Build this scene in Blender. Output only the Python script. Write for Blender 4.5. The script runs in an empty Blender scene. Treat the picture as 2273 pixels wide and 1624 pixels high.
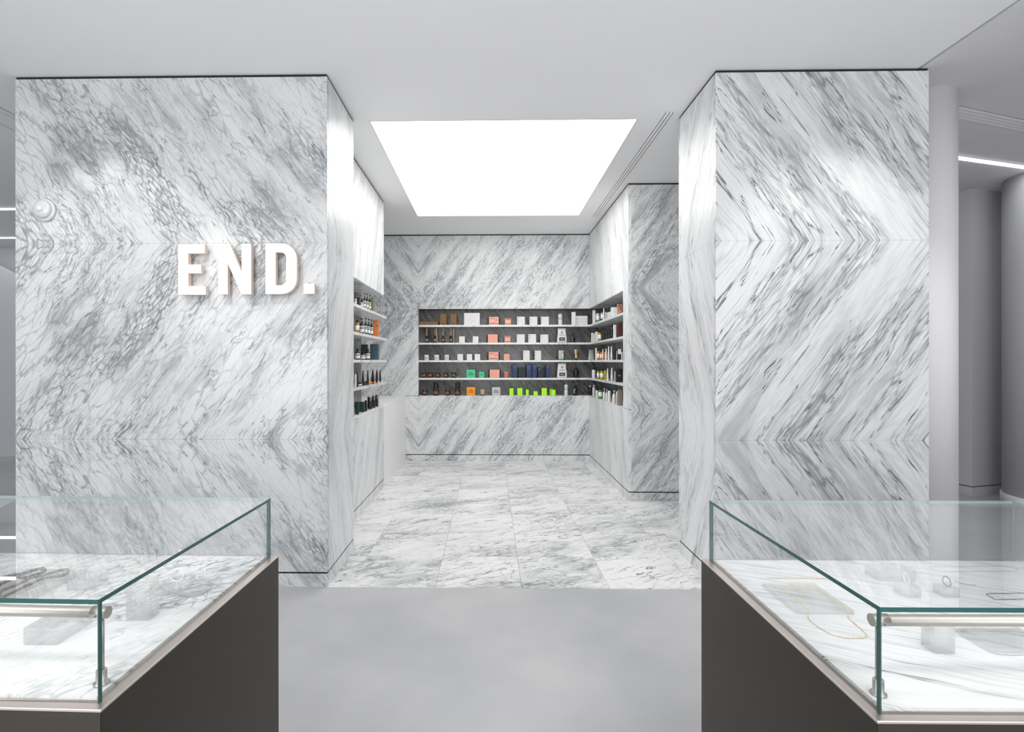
import bpy, bmesh, math, random
from mathutils import Vector, Matrix
random.seed(11)
S = bpy.context.scene
COL = S.collection
PI = math.pi

# ------------------------------------------------------------------ camera, light, exposure
YAW, PITCH, ROLL = 0.016812, -0.000356, -0.000799
cam = bpy.data.cameras.new('camera')
cam.lens = 18.943; cam.sensor_width = 36.0; cam.sensor_fit = 'HORIZONTAL'
cam.shift_x = 0.02992; cam.shift_y = -0.00438
cam.clip_start = 0.02; cam.clip_end = 100
co = bpy.data.objects.new('camera', cam); COL.objects.link(co)
fw = Vector((-math.sin(YAW)*math.cos(PITCH), math.cos(YAW)*math.cos(PITCH), math.sin(PITCH)))
rt = Vector((math.cos(YAW), math.sin(YAW), 0)); up = rt.cross(fw)
r2 = rt*math.cos(ROLL)+up*math.sin(ROLL); u2 = up*math.cos(ROLL)-rt*math.sin(ROLL)
mw = Matrix((r2, u2, -fw)).transposed().to_4x4(); mw.translation = (0, 0, 1.5)
co.matrix_world = mw
S.camera = co
S.view_settings.view_transform = 'Standard'; S.view_settings.look = 'None'
S.view_settings.gamma = 1.0; S.view_settings.exposure = 0.22; S.view_settings.use_curve_mapping = False
S.cycles.use_denoising = True
S.cycles.max_bounces = 14; S.cycles.diffuse_bounces = 7; S.cycles.glossy_bounces = 6
S.cycles.transmission_bounces = 12; S.cycles.transparent_max_bounces = 32
S.cycles.caustics_reflective = False; S.cycles.caustics_refractive = False
S.cycles.sample_clamp_indirect = 4.0
W = bpy.data.worlds.new('world'); S.world = W; W.use_nodes = True
W.node_tree.nodes['Background'].inputs[0].default_value = (0.9, 0.95, 1.0, 1)
W.node_tree.nodes['Background'].inputs[1].default_value = 0.1

ZC = 3.411          # ceiling height
PANEL_E = 3.9       # luminous ceiling
LED_E = 13.0
def area(name, loc, aim, w, h, power, col=(1, 1, 1)):
    l = bpy.data.lights.new(name, 'AREA'); l.shape = 'RECTANGLE'; l.size = w; l.size_y = h
    l.energy = power; l.color = col
    o = bpy.data.objects.new(name, l); COL.objects.link(o); o.location = loc
    o.rotation_euler = (Vector(aim)-Vector(loc)).to_track_quat('-Z', 'Y').to_euler()
    return o
def spot(name, loc, aim, power, ang, blend=.25, rad=.03, col=(1, .98, .95)):
    l = bpy.data.lights.new(name, 'SPOT'); l.energy = power; l.spot_size = math.radians(ang)
    l.spot_blend = blend; l.shadow_soft_size = rad; l.color = col
    o = bpy.data.objects.new(name, l); COL.objects.link(o); o.location = loc
    o.rotation_euler = (Vector(aim)-Vector(loc)).to_track_quat('-Z', 'Y').to_euler()
    return o
area('fill_light_rear', (-1.2, -5.6, 1.6), (-1.0, 2.5, 4.2), 8.0, 3.0, 240, (.985, .99, 1))  # added fill behind the camera, tilted up to brighten ceiling and pillars
area('fill_light_right', (6.6, 1.5, 3.36), (6.6, 1.5, 0), 3, 3, 55)  # added lamp that lifts the ceiling and column on the right
area('fill_light_ceiling', (0, -1.9, 1.2), (0, -1.7, 3.4), 6.5, 1.2, 150)  # unseen lamp added behind the camera to brighten the ceiling
area('fill_light_overhead', (0, -.6, 3.36), (0, -.6, 0), 5.5, .5, 66)  # added overhead fill behind the viewer, no fitting
area('fill_light_left', (-6.8, -.6, 3.36), (-6.8, -.6, 0), 2, 2, 70, (.96, .98, 1))  # added fill for the left hall, kept out of view
spot('wall_washer_left', (-2.5, 2.45, 3.38), (-2.5, 3.567, 1.75), 30, 64, .35)
spot('wall_washer_right', (2.25, 2.4, 3.38), (2.25, 3.567, 1.8), 40, 66, .6)
spot('sign_spot', (-1.78, 1.85, 3.38), (-1.6, 3.5, 1.97), 58, 32, .9, .012)
spot('case_spot_left', (-1.2, .9, 3.38), (-1.1, 1.2, .93), 26, 34, .5)
spot('case_spot_right', (1.3, .9, 3.38), (1.2, 1.2, .93), 26, 34, .5)

# ------------------------------------------------------------------ node helpers and materials
class NT:
    def __init__(s, name):
        s.m = bpy.data.materials.new(name); s.m.use_nodes = True
        s.t = s.m.node_tree; s.b = s.t.nodes['Principled BSDF']; s.out = s.t.nodes['Material Output']
    def n(s, typ, **kw):
        nd = s.t.nodes.new(typ)
        for k, v in kw.items():
            if k.startswith('i_'): s.put(nd.inputs[k[2:].replace('_', ' ')], v)
            elif k[0] == 'k' and k[1:].isdigit(): s.put(nd.inputs[int(k[1:])], v)
            else: setattr(nd, k, v)
        return nd
    def put(s, inp, v):
        if isinstance(v, bpy.types.NodeSocket): s.t.links.new(v, inp)
        elif isinstance(v, bpy.types.Node): s.t.links.new(v.outputs[0], inp)
        else: inp.default_value = v
    def math(s, op, a, b=0.0, clamp=False):
        return s.n('ShaderNodeMath', operation=op, k0=a, k1=b, use_clamp=clamp).outputs[0]
    def vmath(s, op, a, b):
        return s.n('ShaderNodeVectorMath', operation=op, k0=a, k1=b).outputs[0]
    def noise(s, vec, scale, detail=2., rough=.5, dist=0., color=False):
        nd = s.n('ShaderNodeTexNoise', i_Vector=vec, i_Scale=scale, i_Detail=detail, i_Roughness=rough, i_Distortion=dist)
        return nd.outputs['Color' if color else 'Fac']
    def ramp(s, v, a, b, lo=0., hi=1., smooth=True):
        nd = s.n('ShaderNodeMapRange', i_Value=v, k1=a, k2=b, k3=lo, k4=hi)
        nd.interpolation_type = 'SMOOTHSTEP' if smooth else 'LINEAR'
        return nd.outputs[0]
    def mix(s, f, a, b, typ='MIX'):
        nd = s.n('ShaderNodeMix', data_type='RGBA', blend_type=typ)
        s.put(nd.inputs[0], f); s.put(nd.inputs[6], a); s.put(nd.inputs[7], b)
        return nd.outputs[2]
def c4(c): return (c[0], c[1], c[2], 1)
def plain(name, col, rough=.5, metal=0., spec=.5, emit=None, es=0., bump=None, var=.06):
    t = NT(name); b = t.b
    b.inputs['Base Color'].default_value = c4(col); b.inputs['Roughness'].default_value = rough
    b.inputs['Metallic'].default_value = metal; b.inputs['Specular IOR Level'].default_value = spec
    if emit: b.inputs['Emission Color'].default_value = c4(emit); b.inputs['Emission Strength'].default_value = es
    tc = t.n('ShaderNodeTexCoord')
    f = t.noise(tc.outputs['Object'], 60 if bump is None else bump, 2)
    col2 = tuple(min(1, v*(1+var)) for v in col); col1 = tuple(v*(1-var) for v in col)
    if not emit: t.put(b.inputs['Base Color'], t.mix(f, c4(col1), c4(col2)))
    return t.m

def marble(name, ang=52, sc=1., white=(.80, .805, .81), grey=(.36, .375, .385), dark=(.10, .105, .11),
           net=1., fine=.6, streak=.6, cloud=.5, vein=.6, rough=.22, stretch=.33, wander=.16, base=.0, spk=.45, stl=.45, swirl=.09, vm=.46, dense=None):
    t = NT(name)
    uv = t.n('ShaderNodeUVMap').outputs[0]
    w0 = t.noise(uv, 1.3*sc, 3, color=True)
    p = t.vmath('ADD', uv, t.vmath('MULTIPLY', t.vmath('SUBTRACT', w0, (.5, .5, .5)), (wander/sc, wander/sc, 0)))
    mp = t.n('ShaderNodeMapping', i_Vector=p); mp.inputs['Rotation'].default_value = (0, 0, -math.radians(ang))
    a0 = t.vmath('MULTIPLY', mp.outputs[0], (stretch, 1, 1))
    w1 = t.noise(a0, 9*sc, 4, color=True)
    a = t.vmath('ADD', a0, t.vmath('MULTIPLY', t.vmath('SUBTRACT', w1, (.5, .5, .5)), (swirl/sc, swirl/sc, 0)))
    al = t.vmath('MULTIPLY', a, (stl, 1, 1))
    # zones that run with the bedding
    z1 = t.ramp(t.noise(a, 2.6*sc, 3), .38, .60)
    if dense:      # part of the slab where the small clasts crowd together
        sx_ = t.n('ShaderNodeSeparateXYZ', i_Vector=p)
        z1 = t.math('MAXIMUM', z1, t.math('MULTIPLY', t.ramp(t.math('ADD', sx_.outputs[0], t.math('MULTIPLY', t.noise(uv, 2.5, 3), .5)), dense[0], dense[1], .95, 0), t.ramp(t.noise(a, 5*sc, 3), .32, .52)), True)
    z2 = t.ramp(t.noise(t.vmath('ADD', a, (3.7, 1.3, 0)), 2.2*sc, 4), .47, .63)
    z3 = t.ramp(t.noise(t.vmath('ADD', a, (9.1, 5.2, 0)), 3.4*sc, 3), .40, .58)
    # outlines of the pale clasts at two sizes
    wob = t.noise(a, 30*sc, 4, .6)
    d1 = t.n('ShaderNodeTexVoronoi', feature='DISTANCE_TO_EDGE', i_Vector=a, i_Scale=15*sc, i_Randomness=1.)
    d2 = t.n('ShaderNodeTexVoronoi', feature='DISTANCE_TO_EDGE', i_Vector=a, i_Scale=38*sc, i_Randomness=1.)
    e1 = t.math('ADD', d1.outputs[0], t.math('MULTIPLY', t.math('SUBTRACT', wob, .5), .16))
    e2 = t.math('ADD', d2.outputs[0], t.math('MULTIPLY', t.math('SUBTRACT', wob, .5), .36))
    l1 = t.math('MULTIPLY', t.ramp(e1, 0., .095, 1, 0), t.math('ADD', t.math('MULTIPLY', z1, .8), .2))
    l2 = t.math('MULTIPLY', t.ramp(e2, 0., .19, 1, 0), t.math('MULTIPLY', z1, z3))
    # long streaks, soft grey body, fine grain
    st = t.math('MULTIPLY', t.ramp(t.noise(al, 30*sc, 6, .65), .48, .70), z3)
    fs = t.ramp(t.noise(al, 95*sc, 4, .65), .40, .72)
    cl = t.math('MULTIPLY', t.ramp(t.noise(a, 7*sc, 6, .65), .36, .66), z2)
    vn = t.noise(al, 9*sc, 5, .6, .25)
    v1 = t.ramp(t.math('ABSOLUTE', t.math('SUBTRACT', vn, .5)), .0, .013, 1, 0)
    v1 = t.math('MULTIPLY', v1, t.ramp(t.noise(a, 12*sc, 3), vm, vm+.17))
    g = t.math('ADD', t.math('MULTIPLY', l1, net*.7), t.math('MULTIPLY', l2, fine))
    g = t.math('ADD', g, t.math('MULTIPLY', st, streak))
    g = t.math('ADD', g, t.math('MULTIPLY', cl, cloud))
    g = t.math('ADD', g, t.math('MULTIPLY', fs, .16))
    g = t.math('ADD', g, base, True)
    c = t.mix(g, c4(white), c4(grey))
    spot_ = t.math('MULTIPLY', t.math('MULTIPLY', l1, l2), spk)
    c = t.mix(t.math('MAXIMUM', t.math('MULTIPLY', v1, vein), spot_), c, c4(dark))
    t.put(t.b.inputs['Base Color'], c)
    t.b.inputs['Roughness'].default_value = rough; t.b.inputs['Specular IOR Level'].default_value = .35
    return t.m

def arch_glass(name, tint=(.988, .995, .993)):
    t = NT(name); t.t.nodes.remove(t.b)
    tr = t.n('ShaderNodeBsdfTransparent', i_Color=c4(tint))
    gl = t.n('ShaderNodeBsdfGlossy', i_Color=(1, 1, 1, 1), i_Roughness=0.0)
    # thin flat pane: the same reflectance from either side of each face
    ge = t.n('ShaderNodeNewGeometry')
    fr = t.n('ShaderNodeFresnel', i_IOR=t.ramp(ge.outputs['Backfacing'], 0, 1, 1.5, 1/1.5, False))
    ms = t.n('ShaderNodeMixShader', k0=fr.outputs[0]); t.put(ms.inputs[1], tr.outputs[0]); t.put(ms.inputs[2], gl.outputs[0])
    t.put(t.out.inputs[0], ms.outputs[0]); return t.m
def clear_acrylic(name, tint=(.985, .99, .99), ior=1.49):
    t = NT(name); b = t.b
    b.inputs['Base Color'].default_value = c4(tint); b.inputs['Roughness'].default_value = 0.0
    b.inputs['IOR'].default_value = ior; b.inputs['Transmission Weight'].default_value = 1.0
    # a clear solid lets most of the lamp light pass to the marble under it
    tr = t.n('ShaderNodeBsdfTransparent', i_Color=(1, 1, 1, 1))
    ms = t.n('ShaderNodeMixShader', k0=.55); t.put(ms.inputs[1], b.outputs[0]); t.put(ms.inputs[2], tr.outputs[0])
    t.put(t.out.inputs[0], ms.outputs[0]); return t.m
def emitter(name, col, e):
    t = NT(name); t.t.nodes.remove(t.b)
    t.put(t.out.inputs[0], t.n('ShaderNodeEmission', i_Color=c4(col), i_Strength=e).outputs[0]); return t.m

M = {}
M['pillar'] = marble('marble_clast', ang=53, sc=1.4, white=(.695, .70, .705), grey=(.31, .325, .335), net=.64, fine=.8, streak=.5, cloud=.66, vein=.75, stretch=.27, base=.10, wander=.12, swirl=.08, vm=.41, dense=(5.0, 5.6))
M['pillar2'] = marble('marble_long_vein', ang=54, sc=1.15, white=(.75, .755, .76), grey=(.34, .35, .36), net=.24, fine=.55, streak=.7, cloud=.65, vein=.95, stretch=.15, wander=.07, stl=.38, base=.02, swirl=.075, vm=.37)
M['wall'] = marble('marble_wall', ang=54, sc=1.45, net=.5, fine=.85, streak=.8, cloud=.75, vein=.8, stretch=.21, base=.10, wander=.10, swirl=.07, vm=.41)
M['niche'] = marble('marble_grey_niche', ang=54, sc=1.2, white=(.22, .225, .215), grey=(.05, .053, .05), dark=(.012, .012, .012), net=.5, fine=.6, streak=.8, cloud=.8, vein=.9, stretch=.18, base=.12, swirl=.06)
M['side'] = marble('marble_side', ang=66, sc=1.1, net=.2, fine=.35, streak=.65, cloud=.5, vein=.35, stretch=.12, wander=.1, rough=.34, swirl=.06)
M['shelf'] = marble('marble_shelf', ang=15, sc=1.2, net=.4, fine=.3, streak=.3, cloud=.25, vein=.3)
M['floor'] = marble('marble_floor', ang=27, sc=.9, white=(.82, .82, .82), grey=(.37, .38, .385), net=.5, fine=.6, streak=.3, cloud=.6, vein=1., rough=.28, stretch=.40, vm=.40, wander=.22)
M['deckL'] = marble('marble_case_clast', ang=50, sc=1.7, net=.7, fine=.6, streak=.05, cloud=.4, vein=.4, stretch=.5, white=(.86, .86, .86))
M['deckR'] = marble('marble_case_vein', ang=-27, sc=2.2, net=.06, fine=.1, streak=.5, cloud=.15, vein=.8, stretch=.07, white=(.84, .84, .845), wander=.1)
def concrete():
    t = NT('polished_concrete'); tc = t.n('ShaderNodeTexCoord').outputs['Object']
    big = t.ramp(t.noise(tc, 1.1, 3, .55), .3, .7)
    streak = t.noise(t.vmath('MULTIPLY', tc, (6, 40, 1)), 1., 4, .6)
    c = t.mix(big, (.38, .385, .395, 1), (.49, .49, .495, 1))
    c = t.mix(t.math('MULTIPLY', streak, .25), c, (.52, .52, .52, 1))
    t.put(t.b.inputs['Base Color'], c); t.b.inputs['Roughness'].default_value = .42
    t.b.inputs['Specular IOR Level'].default_value = .3
    return t.m
M['concrete'] = concrete()
M['paint'] = plain('white_paint', (.87, .87, .875), .75, bump=3, var=.012)
M['paint_field'] = plain('pale_grey_paint', (.72, .72, .73), .75, bump=3, var=.012)
M['paint_grey'] = plain('grey_paint', (.58, .59, .615), .75, bump=3, var=.012)
M['paint_cool'] = plain('cool_grey_paint', (.53, .53, .545), .7, bump=3, var=.012)
M['dark'] = plain('shadow_gap_black', (.012, .012, .012), .8)
M['gap'] = plain('gap_grey', (.10, .10, .105), .8)
M['solid'] = plain('white_solid_surface', (.84, .84, .83), .35, bump=2)
def brushed(name, col, rough):
    t = NT(name); tc = t.n('ShaderNodeTexCoord').outputs['Object']
    f = t.noise(t.vmath('MULTIPLY', tc, (6, 6, 220)), 1., 3)
    t.put(t.b.inputs['Base Color'], t.mix(f, c4(tuple(v*.92 for v in col)), c4(tuple(v*1.08 for v in col))))
    t.b.inputs['Metallic'].default_value = 1.; t.b.inputs['Roughness'].default_value = rough
    return t.m
M['bronze'] = brushed('dark_bronze', (.085, .076, .066), .46)
M['rim'] = brushed('bronze_rim', (.66, .59, .55), .38)
M['nickel'] = brushed('brushed_nickel', (.47, .44, .40), .40)
M['glass'] = arch_glass('case_glass')
M['glass_edge'] = plain('glass_edge_teal', (.012, .075, .070), .12, spec=.6)
M['acrylic_face'] = arch_glass('acrylic_face', (.99, .99, .99))
M['glass_edge_lit'] = plain('glass_edge_lit', (.34, .44, .43), .12, spec=.6)  # lighter copy of the edge: light caught inside the glass put into colour
M['acrylic'] = clear_acrylic('clear_acrylic')
M['panel_light'] = emitter('luminous_ceiling', (1, .995, .985), PANEL_E)
M['led'] = emitter('led_line', (1, 1, 1), LED_E)
M['lamp_strip'] = emitter('case_lamp_strip', (1, .97, .93), 6.)
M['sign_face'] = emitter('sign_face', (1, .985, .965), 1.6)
M['sign_side'] = plain('sign_return', (.80, .66, .57), .5)
M['silver'] = plain('silver', (.80, .80, .80), .22, 1.)
M['gold'] = plain('gold', (.86, .66, .33), .25, 1.)
M['steel_dark'] = plain('dark_steel', (.25, .25, .25), .3, 1.)
PAL = dict(white=(.72, .72, .71), cream=(.78, .77, .74), pink=(.80, .36, .27), kraft=(.20, .095, .025), green=(.06, .56, .26),
    orange=(.86, .30, .01), grey=(.52, .52, .53), lime=(.42, .90, .02), navy=(.013, .032, .10), black=(.012, .012, .013),
    floral=(.60, .60, .58), rose=(.50, .20, .17), tan=(.50, .38, .27), amber=(.16, .06, .012), olive=(.33, .28, .02), clear=(.55, .56, .53),
    halfgreen=(.62, .64, .60), halfblack=(.62, .62, .60), teal=(.015, .055, .06), bronzefloral=(.45, .20, .11), maroon=(.085, .02, .016),
    taupe=(.24, .20, .16), brown=(.07, .03, .012), brownlabel=(.12, .05, .015), moss=(.13, .16, .02), terracotta=(.62, .19, .05),
    slate=(.05, .10, .125), slatedark=(.02, .035, .045), bottlegreen=(.012, .04, .028), glassamber=(.030, .014, .006))
for k, v in PAL.items(): M['c_'+k] = plain('card_'+k, v, .5, bump=90)
for k in ('amber', 'olive', 'black', 'brown', 'brownlabel', 'glassamber', 'rose', 'tan'): M['g_'+k] = plain('glossy_'+k, PAL[k], .12, spec=.6)
for k, v in dict(orange=(.62, .14, .01), olive=(.36, .31, .02), green=(.01, .30, .03), amber=(.42, .16, .015), clear=(.52, .53, .50)).items():
    M['g_'+k] = plain('liquid_'+k, v, .1, spec=.6)
M['green_print'] = plain('deep_green', (.02, .28, .05), .4)
M['paper'] = plain('paper_label', (.82, .82, .78), .6)
M['ink'] = plain('black_ink', (.02, .02, .02), .6)
M['ink_brown'] = plain('brown_ink', (.13, .025, .015), .6)
M['ink_pale'] = plain('pale_ink', (.55, .50, .47), .6)
M['ink_pinkdark'] = plain('rose_ink', (.60, .26, .20), .6)
M['ink_navy'] = plain('navy_ink', (.05, .06, .12), .6)
M['ink_blue'] = plain('blue_foil', (.08, .15, .32), .4)
M['reed'] = plain('reed_wood', (.55, .42, .27), .7)
M['label_tan'] = plain('tan_label', (.21, .105, .05), .6)
M['lid_clear'] = plain('smoky_lid', (.10, .09, .075), .15)
M['bead_a'] = plain('bead_green_stone', (.06, .075, .068), .4, bump=150)
M['bead_b'] = plain('bead_tan_stone', (.19, .16, .13), .45, bump=150)

# ------------------------------------------------------------------ mesh helpers
class MB:
    def __init__(s): s.v = []; s.f = []; s.mi = []; s.sm = []; s.uv = {}
    def quad(s, idx, mi=0, sm=False): s.f.append(idx); s.mi.append(mi); s.sm.append(sm)
    def box(s, x0, x1, y0, y1, z0, z1, mi=0, mis=None):
        b = len(s.v)
        s.v += [(x0, y0, z0), (x1, y0, z0), (x1, y1, z0), (x0, y1, z0), (x0, y0, z1), (x1, y0, z1), (x1, y1, z1), (x0, y1, z1)]
        for k, q in enumerate(((0, 3, 2, 1), (4, 5, 6, 7), (0, 1, 5, 4), (1, 2, 6, 5), (2, 3, 7, 6), (3, 0, 4, 7))):
            s.quad([b+i for i in q], mis[k] if mis else mi)
        return s
    def loft(s, rings, mi=0, sm=True, cap0=True, cap1=True, closed=False):
        n = len(rings[0]); b = len(s.v)
        for r in rings: s.v += [tuple(p) for p in r]
        R = len(rings)
        for k in range(R if closed else R-1):
            k2 = (k+1) % R
            for i in range(n):
                j = (i+1) % n
                s.quad([b+k*n+i, b+k*n+j, b+k2*n+j, b+k2*n+i], mi, sm)
        if cap0 and not closed: s.quad([b+i for i in range(n-1, -1, -1)], mi, False)
        if cap1 and not closed: s.quad([b+(R-1)*n+i for i in range(n)], mi, False)
        return s
    def lathe(s, prof, cx=0, cy=0, n=20, mi=0, sm=True, sx=1., sy=1.):
        return s.loft([[(cx+r*sx*math.cos(2*PI*i/n), cy+r*sy*math.sin(2*PI*i/n), z) for i in range(n)] for r, z in prof], mi, sm)
    def tube(s, pts, r, n=8, mi=0, closed=False):
        P = [Vector(p) for p in pts]; rings = []
        for i, p in enumerate(P):
            if closed: d = (P[(i+1) % len(P)]-P[i-1])
            else: d = P[min(i+1, len(P)-1)]-P[max(i-1, 0)]
            d.normalize()
            q = d.cross(Vector((0, 0, 1)))
            if q.length < 1e-3: q = d.cross(Vector((0, 1, 0)))
            q.normalize(); w = q.cross(d)
            rings.append([p+q*r*math.cos(2*PI*k/n)+w*r*math.sin(2*PI*k/n) for k in range(n)])
        return s.loft(rings, mi, True, closed=closed)
    def prism(s, outline, y0, y1, mi=0, sm=False):      # outline in (x,z), extruded along y; convex or simple polygon
        return s.loft([[(x, y0, z) for x, z in outline], [(x, y1, z) for x, z in outline]], mi, sm)
def obj(name, mb, mats, parent=None, loc=None, uv=None):
    me = bpy.data.meshes.new(name); me.from_pydata(mb.v, [], mb.f)
    for m in (mats if isinstance(mats, (list, tuple)) else [mats]): me.materials.append(m)
    me.polygons.foreach_set('material_index', mb.mi); me.polygons.foreach_set('use_smooth', mb.sm)
    if uv:
        l = me.uv_layers.new(name='UVMap')
        for lp in me.loops: l.data[lp.index].uv = uv(*me.vertices[lp.vertex_index].co)
    me.update()
    o = bpy.data.objects.new(name, me); COL.objects.link(o)
    if parent: o.parent = parent
    if loc: o.location = loc
    return o
def tag(o, label=None, cat=None, group=None, kind=None):
    if label: o['label'] = label
    if cat: o['category'] = cat
    if group: o['group'] = group
    if kind: o['kind'] = kind
    return o
def thing(name, label, cat, loc=(0, 0, 0), rz=0., group=None, kind=None):
    o = bpy.data.objects.new(name, None); COL.objects.link(o); o.location = loc; o.rotation_euler = (0, 0, rz)
    o.empty_display_size = .05
    return tag(o, label, cat, group, kind)
def rrect(w, d, r, z, cx=0, cy=0, k=3):
    r = min(r, w/2*.99, d/2*.99); out = []
    for sx, sy, a0 in ((1, 1, 0), (-1, 1, 90), (-1, -1, 180), (1, -1, 270)):
        for i in range(k+1):
            a = math.radians(a0+90*i/k)
            out.append((cx+sx*(w/2-r)+r*math.cos(a), cy+sy*(d/2-r)+r*math.sin(a), z))
    return out
def soft_box(mb, w, d, h, cx=0, cy=0, z0=0, r=.003, c=.0015, mi=0, k=2):
    mb.loft([rrect(w-2*c, d-2*c, r, z0, cx, cy, k), rrect(w, d, r, z0+c, cx, cy, k), rrect(w, d, r, z0+h-c, cx, cy, k), rrect(w-2*c, d-2*c, r, z0+h, cx, cy, k)], mi, False)
    return mb
def text_mesh(name, body, size, mat, parent, loc, rot=(PI/2, 0, 0), spacing=1.0):
    cu = bpy.data.curves.new(name, 'FONT'); cu.body = body; cu.size = size; cu.align_x = 'CENTER'; cu.align_y = 'CENTER'
    cu.extrude = .0002; cu.space_line = spacing; cu.resolution_u = 2; cu.offset = size*.02
    tmp = bpy.data.objects.new(name+'_tmp', cu)
    me = bpy.data.meshes.new_from_object(tmp); bpy.data.objects.remove(tmp); bpy.data.curves.remove(cu)
    me.materials.clear(); me.materials.append(mat)
    o = bpy.data.objects.new(name, me); COL.objects.link(o); o.parent = parent; o.location = loc; o.rotation_euler = rot
    return o

# ------------------------------------------------------------------ the setting
Y1, Y1B, Y2, Y3, YL = 3.567, 4.261, 8.116, 5.815, 6.44
XLL, XL, XR, XRR, XW, XC = -3.19, -1.085, 1.481, 2.863, 1.484, -1.277
J1, J2, NL, ZD = 2.290, .981, -1.085, .981
TOPG = ZC-.016      # slabs stop short of the ceiling
GZ0, GZ1 = .088, .099   # plinth groove
TH = .03
def V(z): return 2*J1-z if z > J1 else (2*J2-z if z < J2 else z)
def struct(name, label, cat, mb=None, mats=None, uv=None):
    o = obj(name, mb, mats, uv=uv) if mb else thing(name, label, cat)
    return tag(o, label, cat, kind='structure')
G = .0004
def slab(parent, x0, x1, y0, y1, z0, z1, mat, uv, name='panel'):
    return obj(name, MB().box(x0+G*(x1-x0 > .1), x1-G*(x1-x0 > .1), y0+G*(y1-y0 > .1), y1-G*(y1-y0 > .1), z0+G, z1-G), mat, parent, uv=uv)
def stacks(parent, x0, x1, y0, y1, mat, uv, zs=((0, GZ0), (GZ1, J2), (J2, J1), (J1, TOPG))):
    for a, b in zs: slab(parent, x0, x1, y0, y1, a, b, mat, uv)

def reveal(parent, x0, x1, y0, y1):      # dark shadow-gap strips behind the plinth groove and at the ceiling
    obj('shadow_gap', MB().box(x0, x1, y0, y1, GZ0+.0004, GZ1-.0004), M['dark'], parent)
    obj('shadow_gap', MB().box(x0, x1, y0, y1, TOPG+.0006, ZC+.001), M['dark'], parent)

# floor of polished concrete, and marble tiles in the alcove
fl = struct('floor', 'grey polished concrete floor between the display cases', 'floor',
    MB().box(-11, 9.5, -7, Y1, -.1, 0).box(-11, XLL+.2, Y1, 12, -.1, 0).box(XRR-.1, 9.5, Y1, 12, -.1, 0).box(XLL+.2, XRR-.1, Y1, 12, -.1, -.012), M['concrete'])
ft = struct('floor', 'white and grey marble tiled floor of the alcove', 'floor', MB().box(-3.0, 2.85, Y1+.001, 8.4, -.05, -.010), M['gap'])
tx = [-3.05, -2.68, -2.102, -1.524, -.946, -.368, .205, .786, 1.364, 1.942, 2.52, 2.85]
ty = [Y1, 4.141, 4.715, 5.297, 5.88, 6.462, 7.04, 7.62, 8.40]
for i in range(len(tx)-1):
    for j in range(len(ty)-1):
        x0, x1, y0, y1 = tx[i], tx[i+1], ty[j], ty[j+1]
        if x1 < -1.3 and y1 < 5.9: continue
        if j < 2 and x0 > 1.5: continue
        x1 = min(x1, 2.85); ou, ov = random.uniform(0, 40), random.uniform(0, 40); fx = random.choice((-1, 1))
        g = .0008
        obj('tile', MB().box(x0+g, x1-g, y0+g, y1-g, -.0105, 0), M['floor'], ft, uv=lambda x, y, z, ou=ou, ov=ov, fx=fx: (fx*x+ou, fx*y+ov))

# ceiling in three fields with recessed slots between them
SR, SL = 2.806, -3.938
cb = MB()
PX0, PX1, PY0, PY1 = -.961, 1.164, 4.273, 7.085
for x0, x1, y0, y1 in ((-11, SL-.008, -7, 12), (SL+.008, SR-.011, -7, PY0), (SL+.008, PX0, PY0, PY1), (PX1, SR-.011, PY0, PY1), (SL+.008, SR-.011, PY1, 12)):
    cb.box(x0, x1, y0, y1, ZC, ZC+.06)
cl = struct('ceiling', 'white painted plaster ceiling with narrow recessed slots', 'ceiling', cb, M['paint'])
obj('grey_field', MB().box(SR+.011, 9.5, -7, 12, ZC, ZC+.06), M['paint_field'], cl)
obj('slot_back', MB().box(SR-.03, SR+.03, -7, 12, ZC+.061, ZC+.08).box(SL-.03, SL+.03, -7, 12, ZC+.061, ZC+.08), M['gap'], cl)

lp = thing('luminous_panel', 'large glowing white light panel in the alcove ceiling', 'light panel', ((PX0+PX1)/2, (PY0+PY1)/2, ZC))
hx, hy = (PX1-PX0)/2, (PY1-PY0)/2
obj('diffuser', MB().box(-hx+.004, hx-.004, -hy+.004, hy-.004, .006, .03), M['panel_light'], lp)
obj('frame', MB().box(-hx, hx, -hy, -hy+.004, -.002, .03).box(-hx, hx, hy-.004, hy, -.002, .03).box(-hx, -hx+.004, -hy, hy, -.002, .03).box(hx-.004, hx, -hy, hy, -.002, .03), M['c_tan'], lp)

def diffuser(label, cx, cy, length, rz, w=.085, n=3):
    t = thing('slot_diffuser', label, 'air vent', (cx, cy, ZC), rz, 'ceiling slot diffusers')
    obj('backing', MB().box(-w/2, w/2, -length/2, length/2, -.0012, .0), M['gap'], t)
    st = w/n
    for i in range(n):
        obj('slat', MB().box(-w/2+i*st+.004, -w/2+(i+1)*st-.004, -length/2, length/2, -.006, -.0012), M['paint'], t)
diffuser('white three-line slot vent beside the glowing ceiling panel', 1.392, 5.66, 3.0, 0)
diffuser('pale slot vent in the ceiling past the sign wall edge', -3.73, 4.4, 4.0, 0, .10)
diffuser('slot vent in the ceiling behind the round white column', 4.35, 4.46, 4.2, -PI/2+.333, .14, 4)

def led(label, x, y, length, rz, w=.05, e=None):
    t = thing('line_light', label, 'ceiling light', (x, y, ZC), rz, 'ceiling line lights')
    obj('channel', MB().box(-length/2-.01, length/2+.01, -w/2-.008, w/2+.008, -.004, 0), M['paint'], t)
    obj('light_strip', MB().box(-length/2, length/2, -w/2, w/2, -.009, -.004), M['led'], t)
led('glowing line light in the ceiling behind the round white column', 6.0, 5.62, 6.0, .292)
led('nearer glowing line light beyond the sign wall edge', -7.5, 6.632, 6.0, 0)
led('farther glowing line light beyond the sign wall edge', -8.3, 8.172, 6.0, 0)

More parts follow.
